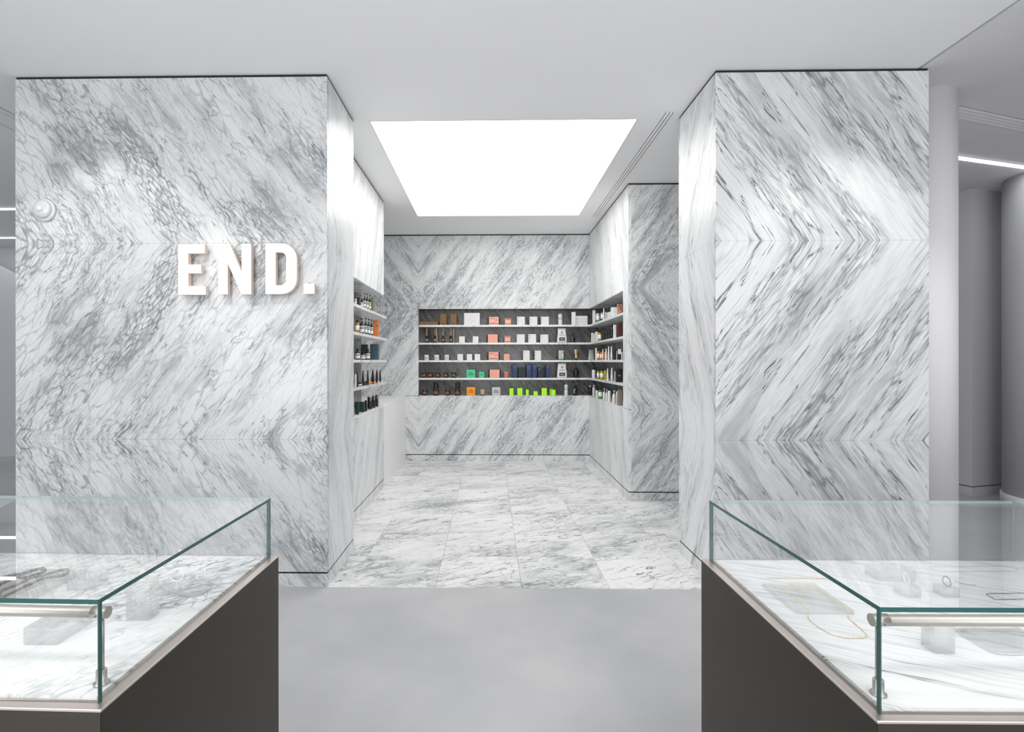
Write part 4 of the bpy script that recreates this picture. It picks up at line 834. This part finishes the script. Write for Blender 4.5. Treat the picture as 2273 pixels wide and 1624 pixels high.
# ------------------------------------------------------------------ goods on the shelves
SZ = {1: 2.049, 2: 1.782, 3: 1.517, 4: 1.250, 5: .981}
def band(mb, w, d, r, z0, z1, mi=0, cy=0, e=.0006, k=3):
    mb.loft([rrect(w+2*e, d+2*e, r, z0, 0, cy, k), rrect(w+2*e, d+2*e, r, z1, 0, cy, k)], mi, True, False, False); return mb
def rects(lst, yf, t=.0005):
    m = MB()
    for x0, x1, z0, z1 in lst: m.box(x0, x1, yf-t, yf+.0002, z0, z1)
    return m
def prt(root, name, lst, mat, yf=0):
    for r in lst: o = obj(name, rects([r], yf), mat, root)
    return o
def carton(kind, w, h, lab, grp, loc):
    ks = kind.split(':'); colr = M['c_'+ks[1]]; pr = ks[2] if len(ks) > 2 else 'plain'
    gift = ks[0] == 'gift'
    d = min(max(w*.8, .03), .10) if ks[0] != 'lowbox' else .16
    if pr in ('drip', 'lines'): d = min(w, .11)
    if ks[1] == 'lime': d = min(w, .06)
    t = thing('gift_box' if gift else 'carton', lab, 'box', loc, 0, grp or None)
    # local frame: front face at y=0, box runs to y=d
    z0 = .008 if pr == 'feet' else 0.
    b = MB(); soft_box(b, w, d, h-z0, 0, d/2, z0, r=.002, c=.0012)
    obj('body', b, colr, t)
    lidz = h*.93
    obj('lid_seam', MB().box(-w/2-.0003, w/2+.0003, -.0003, d+.0003, lidz, lidz+.0008), M['ink_pale'] if ks[1] in ('white', 'cream', 'grey', 'pink') else M['ink'], t)
    if gift: obj('dark_backing', MB().box(-w/2-.022, w/2+.022, d+.001, d+.02, 0, h*.97), M['c_black'], t)  # black panel behind the box, wider than it
    if pr == 'jars2':
        q = []
        for a, e, zt, zb in ((-.42, .08, .80, .17), (.14, .40, .62, .14)):
            q += [(a*w, e*w, zt*h-.006, zt*h), (a*w, e*w, zb*h, zb*h+.008)]
        prt(t, 'jar_bands', q, M['ink_brown'])
        prt(t, 'jar_print', [(-.40*w, .06*w, .24*h, .74*h), (.16*w, .38*w, .22*h, .56*h)], plain('pale_pink_print', (.84, .44, .34), .6), .0001)
    elif pr == 'jar1':
        prt(t, 'jar_bands', [(-.36*w, .36*w, .82*h, .90*h), (-.36*w, .36*w, .12*h, .20*h)], M['ink_brown'])
        prt(t, 'jar_print', [(-.34*w, .34*w, .22*h, .80*h)], plain('pale_pink_print', (.84, .46, .36), .6), .0001)
    elif pr == 'script': prt(t, 'script_print', [(-.18*w, .20*w, .40*h, .415*h), (-.03*w, .03*w, .27*h, .30*h)], M['ink_pinkdark'])
    elif pr == 'lines':
        for i, cc in enumerate(((.60, .70, .68), (.68, .66, .64), (.78, .56, .54), (.74, .50, .47), (.68, .56, .48))):
            zz = h*(.80-.145*i); mt = plain('pastel_line', cc, .6)
            prt(t, 'print_line', [(-.24*w, -.10*w, zz, zz+.006), (-.04*w, .22*w, zz, zz+.006)], mt)
    elif pr.startswith('code') and pr != 'code0':
        seqs = dict(A=(1, 1, 0, 1, 1, 0, 0, 1), B=(1, 0, 1, 1, 0, 0, 1, 0), C=(1, 1, 0, 1, 0, 0, 1, 0), D=(1, 0, 0, 1, 0, 0, 1, 0))[pr[-1]]
        q = [(-.43*w, -.24*w, h*(.86-.1*i), h*(.86-.1*i)+h*.05) for i, s in enumerate(seqs) if s]
        prt(t, 'edge_print', q, plain('grey_ink', (.34, .33, .33), .6))
    elif pr == 'code0': prt(t, 'small_print', [(-.16*w, .16*w, .50*h, .53*h), (-.10*w, .10*w, .40*h, .42*h)], M['ink_pale'])
    elif pr in ('name2', 'name1'):
        text_mesh('lettering', 'Boy\nSmells', w*(.24 if pr == 'name2' else .19), M['ink'] if ks[1] != 'orange' else M['ink_brown'], t, (0, -.0006, h*.52), spacing=.85)
    elif pr == 'drip':
        for i in range(7):
            x = w*(-.38+.125*i); l = h*random.uniform(.1, .42)
            prt(t, 'foil_drip', [(x, x+w*.05, h*.97-l, h*.97)], M['ink_blue'])
    elif pr == 'tealtri':
        m = MB().prism([(-.40*w, .92*h), (.05*w, .92*h), (-.38*w, .70*h)], -.0006, .0002); obj('triangle_print', m, plain('teal_foil', (.05, .17, .15), .4), t)
    elif pr == 'floral':
        prt(t, 'green_foot', [(-.46*w, .46*w, .01*h, .16*h)], M['green_print'])
        for i in range(12): x, z = random.uniform(-.4, .3)*w, random.uniform(.18, .88)*h; prt(t, 'flower_print', [(x, x+.15*w, z, z+.09*h)], M['ink'] if z < .6*h else M['steel_dark'])
    elif pr == 'bloom':
        for i in range(10): x, z = random.uniform(-.45, .28)*w, random.uniform(.05, .85)*h; prt(t, 'flower_print', [(x, x+.2*w, z, z+.12*h)], M['c_tan'] if i % 2 else M['ink_brown'])
    elif pr == 'slot': prt(t, 'thumb_slot', [(.12*w, .50*w, .66*h, .70*h)], M['ink'])
    elif pr == 'mark': prt(t, 'small_print', [(-.18*w, .12*w, .46*h, .52*h)], M['ink_pale'])
    elif pr == 'whitetop': prt(t, 'label', [(-.46*w, .42*w, .52*h, .97*h)], M['paper'])
    elif pr == 'feet':
        for sxx in (-1, 1): obj('foot', MB().box(sxx*w*.4-.005, sxx*w*.4+.005, .002, d-.004, 0, .011), M['c_white'], t)
        prt(t, 'stamp', [(-.2*w, .1*w, .16*h, .24*h)], M['ink_brown'])
    return t
def bottle(kind, w, h, lab, grp, loc, pump=False):
    ks = kind.split(':'); body = ks[1]; cap = ks[2] if len(ks) > 2 else 'black'; labk = ks[3] if len(ks) > 3 else '-'
    if pump: cap, labk = ('white', '-') if ks[0] == 'pump' else ('black', ks[2])
    r = w/2; t = thing('pump_bottle' if pump else 'bottle', lab, 'bottle', loc, 0, grp or None)
    bm_ = M.get('g_'+body) or M['c_'+body]
    if body in ('halfgreen', 'halfblack'): bm_ = M['g_clear']
    hb = h*(.70 if pump else .78)
    obj('body', MB().lathe([(r*.93, 0), (r, .004), (r, hb*.86), (r*.93, hb*.93), (r*.55, hb*.985), (r*.40, hb)], 0, r, 18), bm_, t)
    if body in ('halfgreen', 'halfblack'):
        obj('liquid', MB().lathe([(r*1.004, .004), (r*1.004, hb*.42)], 0, r, 18), M['green_print'] if body == 'halfgreen' else M['c_black'], t)
    cm = M['c_'+cap] if cap != 'clear' else M['g_clear']
    if pump:
        p = obj('pump', MB().lathe([(r*.5, hb), (r*.5, hb+h*.08), (r*.16, hb+h*.09), (r*.16, h*.95)], 0, r, 12), cm, t)
        obj('nozzle', MB().box(-r*.3, r*.3, r*.15-r, r*1.3, h*.92, h), cm, p)
    else:
        obj('cap', MB().lathe([(r*.48, hb+.0005), (r*.48, h*.985), (r*.42, h)], 0, r, 14), cm, t)
    if labk == 'white': 
        m = MB().lathe([(r*1.012, hb*.22), (r*1.012, hb*.72)], 0, r, 18); obj('label', m, M['paper'], t)
    elif labk == 'side': prt(t, 'label', [(-r*.88, -r*.42, hb*.30, hb*.80)], M['paper'], r*.28)
    elif labk == 'stripe':
        for a, b2, mt in ((.14, .44, 'paper'), (.50, .58, 'paper'), (.64, .74, 'paper')):
            obj('label', MB().lathe([(r*1.012, hb*a), (r*1.012, hb*b2)], 0, r, 18), M[mt], t)
    return t
def tube_(kind, w, h, lab, grp, loc, facing):
    ks = kind.split(':'); c = ks[1]; t = thing('tube', lab, 'tube', loc, 0, grp or None)
    # crimp on top; edge-on to the aisle on the side shelves, face-on on the back shelf
    wide = w if facing else .042
    capz = h*.16; n = 20; mt = M['c_'+c] if c != 'gold' else M['c_white']
    rings = []
    for k in range(7):
        f = k/6; z = capz+(h-capz)*f
        if facing: a, b2 = (.30+.70*f**.8)*wide/2, (1-f)*wide*.32+.0012
        else: a, b2 = (1-f**1.2)*w*.46+.0035, (.62+.38*f)*wide/2
        rings.append([(a*math.cos(2*PI*i/n), .025+b2*math.sin(2*PI*i/n), z) for i in range(n)])
    obj('body', MB().loft(rings), mt, t)
    rc = (w*.30 if ks[0] == 'tubecap' or facing else w*.46)
    obj('cap', MB().lathe([(rc*.96, 0), (rc, .002), (rc, capz*.96), (rc*.9, capz)], 0, .025, 18), M['c_black'] if c in ('gold', 'black', 'teal') else M['c_white'], t)
    if c == 'gold': obj('gold_coat', MB().loft([[(x*1.01, .025+(y-.025)*1.04, z) for x, y, z in r_] for r_ in rings[2:7]], 0, True, False, False), plain('gold_foil', (.62, .34, .13), .3, .6), t)  # gold colour of the tube above its lower part
    return t
def pouch(kind, w, h, lab, grp, loc):
    ks = kind.split(':'); t = thing('pouch', lab, 'pouch', loc, 0, grp or None)
    c = {'label': 'c_white', 'plain': 'c_white', 'clear': 'g_clear', 'triangle': 'c_white'}[ks[1]]
    rings = []
    for f, a, b2 in ((0, .94, .42), (.08, 1.0, .46), (.35, .96, .40), (.65, .84, .26), (.86, .82, .10), (1., .86, .02)):
        j = random.uniform(-.012, .012)*w
        rings.append([(x+j, y, z) for x, y, z in rrect(w*a, max(w*b2, .003), .01, h*f, 0, .035+w*.0)])
    obj('bag', MB().loft(rings), M[c], t)
    if ks[1] == 'label':
        yb = .035-w*.20-.008
        obj('upper_label', MB().loft([[(-.30*w, yb+.025, h*.50), (.30*w, yb+.025, h*.50), (.30*w, .026, h*.90), (-.30*w, .026, h*.90)], [(-.30*w, yb+.028, h*.50), (.30*w, yb+.028, h*.50), (.30*w, .029, h*.90), (-.30*w, .029, h*.90)]], 0, False), M['paper'], t)
        rg = obj('roundel', ylathe(MB(), [(w*.11, .0165), (w*.11, .013), (w*.02, .0125)], 0, h*.72), plain('grey_roundel', (.30, .31, .32), .5), t)
        prt(t, 'stripe', [(-.30*w, .30*w, h*.52, h*.545)], M['ink'], yb+.010)
        prt(t, 'dark_label', [(-.30*w, .30*w, h*.12, h*.36)], plain('charcoal_label', (.07, .075, .08), .5), yb-.001)
        prt(t, 'small_print', [(-.12*w, .12*w, h*.225, h*.25)], M['paper'], yb-.0018)
    elif ks[1] == 'triangle':
        obj('triangle_print', MB().prism([(-.30*w, h*.38), (.34*w, h*.12), (.34*w, h*.72)], .035-w*.22, .035-w*.21), M['ink_navy'], t)
    return t
def jar(kind, w, h, lab, grp, loc):
    ks = kind.split(':'); c = ks[1]; r = w/2; t = thing('candle_jar', lab, 'candle jar', loc, 0, grp or None)
    body = {'white': M['c_white'], 'amber': M['g_glassamber'], 'brown': M['g_brown'], 'brownlabel': M['g_brownlabel']}[c]
    H = h if ks[0] == 'jar' else h*.50
    lidh = {'white': 0., 'amber': .10, 'brown': .25, 'brownlabel': .3}[c]*H
    hb = H-lidh
    obj('body', MB().lathe([(r*.9, 0), (r, .005), (r, hb-.003), (r*.96, hb), (r*.88, hb), (r*.86, hb-.012), (.001, hb-.012)], 0, r, 22), body, t)
    if c == 'white':
        prt(t, 'script_print', [(-.5*r, .45*r, hb*.47, hb*.52), (.2*r, .5*r, hb*.40, hb*.47)], M['ink'], -.0008)
        obj('wick', MB().tube([(0, r, hb-.013), (0, r, hb+.002)], .0012, 6), M['ink'], t)
    else:
        if c == 'amber' or c == 'brownlabel':
            m = MB(); n = 12
            q = [[(r*1.012*math.sin(math.radians(-52+104*i/n)), r-r*1.012*math.cos(math.radians(-52+104*i/n)), z) for i in range(n+1)] for z in (hb*.26, hb*.72)]
            b0 = len(m.v); m.v += q[0]+q[1]
            for i in range(n): m.quad([i, i+1, n+2+i, n+1+i], 0, True)
            obj('label', m, M['label_tan'] if c == 'amber' else M['paper'], t)
        obj('lid', MB().lathe([(r*.94, hb+.0004), (r*.94, H*.985), (r*.86, H)], 0, r, 22), M['lid_clear'] if c == 'amber' else M['c_black'], t)
    if ks[0] == 'tall':
        r3 = r*.78
        obj('cloche', MB().lathe([(r3*.9, H+.0006), (r3, H+.006), (r3, h*.93), (r3*.85, h*.985), (r3*.4, h)], 0, r, 22), M['g_glassamber'], t)
    return t
def diffuser_bottle(kind, w, h, lab, grp, loc):
    n = int(kind.split(':')[1]); r = w/2; t = thing('reed_diffuser', lab, 'reed diffuser', loc, 0, grp or None)
    obj('body', MB().lathe([(r*.92, 0), (r, .004), (r, h*.62), (r*.9, h*.70), (r*.45, h*.80), (r*.38, h*.84)], 0, r, 18), M['g_glassamber'], t)
    obj('neck', MB().lathe([(r*.5, h*.84), (r*.5, h), (r*.22, h)], 0, r, 14), M['c_black'], t)
    m = MB(); k = 10
    q = [[(r*1.012*math.sin(math.radians(-55+110*i/k)), r-r*1.012*math.cos(math.radians(-55+110*i/k)), z) for i in range(k+1)] for z in (h*.22, h*.52)]
    m.v += q[0]+q[1]
    for i in range(k): m.quad([i, i+1, k+2+i, k+1+i], 0, True)
    obj('label', m, plain('diffuser_label', random.choice(((.30, .22, .04), (.26, .18, .17), (.34, .20, .12), (.24, .19, .11))), .6), t)
    top = .233
    for i in range(n):
        a = (i-(n-1)/2)/(n); xo = a*.034+random.uniform(-.004, .004); yo = random.uniform(-.006, .008)
        obj('reed', MB().tube([(xo*.15, r, h*.5), (xo*.35, r, h), (xo, r+yo, top)], .0021, 6), M['reed'], t)
    return t
def reeds(kind, w, h, lab, grp, loc):
    t = thing('reed_bundle', lab, 'reeds', loc, 0, grp or None); lean = float(kind.split(':')[1])
    for i in range(7):
        x, y = random.uniform(-w*.4, w*.4), .02+random.uniform(-.006, .006)
        obj('reed', MB().tube([(x, y, 0), (x+lean, y, h)], .0024, 6), M['reed'], t)
    return t
def spray(kind, w, h, lab, grp, loc):
    r = w/2; t = thing('spray_bottle', lab, 'bottle', loc, 0, grp or None)
    obj('body', MB().lathe([(r*.95, 0), (r, .003), (r, h*.52)], 0, r, 22), M['c_white'], t)
    obj('seam', MB().lathe([(r*.985, h*.5201), (r*.985, h*.533)], 0, r, 22), M['steel_dark'], t)
    obj('upper', MB().lathe([(r, h*.5332), (r, h*.97), (r*.93, h*.995), (r*.5, h)], 0, r, 22), M['c_white'], t)
    obj('nozzle', MB().lathe([(r*.16, h), (r*.16, h+.012), (r*.28, h+.012), (r*.28, h+.018)], 0, r, 10), M['c_white'], t)
    prt(t, 'print', [(-.4*r, .4*r, h*.30, h*.33), (-.4*r, .4*r, h*.68, h*.70)], M['ink_pale'], 0)
    return t
def misc(kind, w, h, lab, grp, loc):
    ks = kind.split(':'); r = w/2
    if ks[0] in ('tumbler', 'taper'):
        t = thing('glass_candle', lab, 'candle', loc, 0, grp or None); b = r*(.93 if ks[0] == 'tumbler' else .70)
        zb = .0 if ks[0] == 'tumbler' else .012
        obj('glass', MB().lathe([(b*.96, zb), (b, zb+.004), (r, h-.002), (r*.96, h), (r*.88, h-.002), (r*.84, h*.72), (.001, h*.72)], 0, r, 24), M['g_rose'] if ks[0] == 'tumbler' else M['c_tan'], t)
        obj('wax', MB().lathe([(r*.84, h*.722), (.001, h*.724)], 0, r, 20), M['c_pink'] if ks[0] == 'tumbler' else M['c_cream'], t)
        if ks[0] == 'taper': obj('foot', MB().lathe([(b*.92, 0), (b*.92, .0118)], 0, r, 20), M['c_black'], t); prt(t, 'relief', [(-.45*r, .45*r, h*.25, h*.68)], M['ink_pale'], .012)
        else: obj('band', MB().lathe([(r*.985, h*.78), (r*1.006, h*.985)], 0, r, 24), plain('pale_rose', (.62, .36, .32), .3), t)
    elif ks[0] == 'trigger':
        t = thing('trigger_bottle', lab, 'bottle', loc, 0, None)
        obj('body', MB().loft([rrect(w*.9, w*.5, .01, 0, 0, r), rrect(w, w*.55, .012, .004, 0, r), rrect(w*.92, w*.5, .012, h*.45, 0, r), rrect(w*.35, w*.3, .006, h*.60, 0, r), rrect(w*.3, w*.28, .006, h*.68, 0, r)]), M['g_black'], t)
        hd = obj('spray_head', MB().prism([(-.5*w*.5, h*.68), (.25*w, h*.68), (.30*w, h*.86), (.10*w, h), (-.30*w, h*.97), (-.50*w, h*.80)], r-.012, r+.012), M['c_black'], t)
        obj('trigger', MB().prism([(-.44*w, h*.80), (-.36*w, h*.80), (-.24*w, h*.58), (-.32*w, h*.57)], r-.006, r+.006), M['c_black'], hd)
    elif ks[0] == 'lying':
        t = thing('tube', lab, 'tube', loc, 0, grp or None); c = M['c_orange'] if ks[1] == 'orange' else M['c_white']; rr = h*.45
        L = .09
        rings = [[(x0_, .03+yy, rr+zz) for yy, zz in [(a*math.cos(2*PI*i/16), b2*math.sin(2*PI*i/16)) for i in range(16)]] for x0_, a, b2 in ((-.02, rr, rr), (.0, rr, rr), (.03, rr*1.1, rr*.7), (.055, rr*1.25, rr*.12))]
        obj('body', MB().loft([[(x, y, z) for x, y, z in r_] for r_ in rings]), c, t)
        obj('cap', MB().tube([(-.038, .03, rr), (-.0205, .03, rr)], rr*.9, 16), M['c_black'], t)
        t.rotation_euler = (0, 0, .9)
    elif ks[0] == 'cup':
        t = thing('canister', lab, 'canister', loc, 0, grp or None)
        obj('body', MB().lathe([(r*.94, 0), (r, .004), (r, h*.86)], 0, r, 22), M['g_black'], t)
        obj('base_band', MB().lathe([(r*1.03, .0005), (r*1.03, h*.10)], 0, r, 22), M['c_black'], t)
        obj('lid', MB().lathe([(r*1.02, h*.8605), (r*1.02, h*.985), (r*.96, h)], 0, r, 22), M['c_grey'], t)
    return t
def place(s, kind, x, y, w, h, lab, grp, facing=True):
    loc = (x, y, SZ[s]+.0004); k = kind.split(':')[0]
    if k in ('carton', 'gift', 'lowbox'): return carton(kind, w, h, lab, grp, loc)
    if k == 'bottle': return bottle(kind, w, h, lab, grp, loc)
    if k in ('pump', 'pumpb'): return bottle(kind, w, h, lab, grp, loc, True)
    if k in ('tube', 'tubecap'): return tube_(kind, w, h, lab, grp, loc, facing)
    if k == 'pouch': return pouch(kind, w, h, lab, grp, loc)
    if k in ('jar', 'tall'): return jar(kind, w, h, lab, grp, loc)
    if k == 'diffuser': return diffuser_bottle(kind, w, h, lab, grp, loc)
    if k == 'reeds': return reeds(kind, w, h, lab, grp, loc)
    if k == 'spray': return spray(kind, w, h, lab, grp, loc)
    return misc(kind, w, h, lab, grp, loc)
for row in BACK: place(*row)
for row in RIGHT: place(*row, facing=False)
for row in LEFT: place(*((row[0], row[1], row[2]-(.05 if 'slatedark' in row[1] else 0), row[3]+(.12 if 'slatedark' in row[1] else 0))+row[4:]), facing=False)
# wire easel on the flat kraft box, flat cartons stacked in the niche corner
fx = BACK[0]
we = thing('wire_easel', 'thin silver wire easel standing on the flat kraft box', 'stand', (fx[2]-.01, fx[3]+.06, SZ[1]+fx[5]+.0006))
obj('hoop', MB().tube([(-.031, 0, 0), (-.031, 0, .083), (.031, 0, .083), (.031, 0, 0)], .0028, 8), M['silver'], we)
obj('foot', MB().tube([(-.031, 0, .0025), (-.031, .05, .0025), (.031, .05, .0025), (.031, 0, .0025)], .0022, 8), M['silver'], we)
for i, lb in enumerate(('bottom flat white carton of the stack in niche corner', 'middle flat white carton of the stack in niche corner', 'top flat white carton of the stack in niche corner')):
    t = thing('carton', lb, 'box', (1.36, Y2+.075, SZ[1]+.0005+i*.0465), 0, 'flat white cartons in the corner')
    soft = MB(); soft_box(soft, .225, .14, .0455, 0, .07, 0, r=.002, c=.0012); obj('body', soft, M['c_white'], t)
    obj('lid_seam', MB().box(-.1128, .1128, -.0004, .1404, .036, .0368), M['ink_pale'], t)
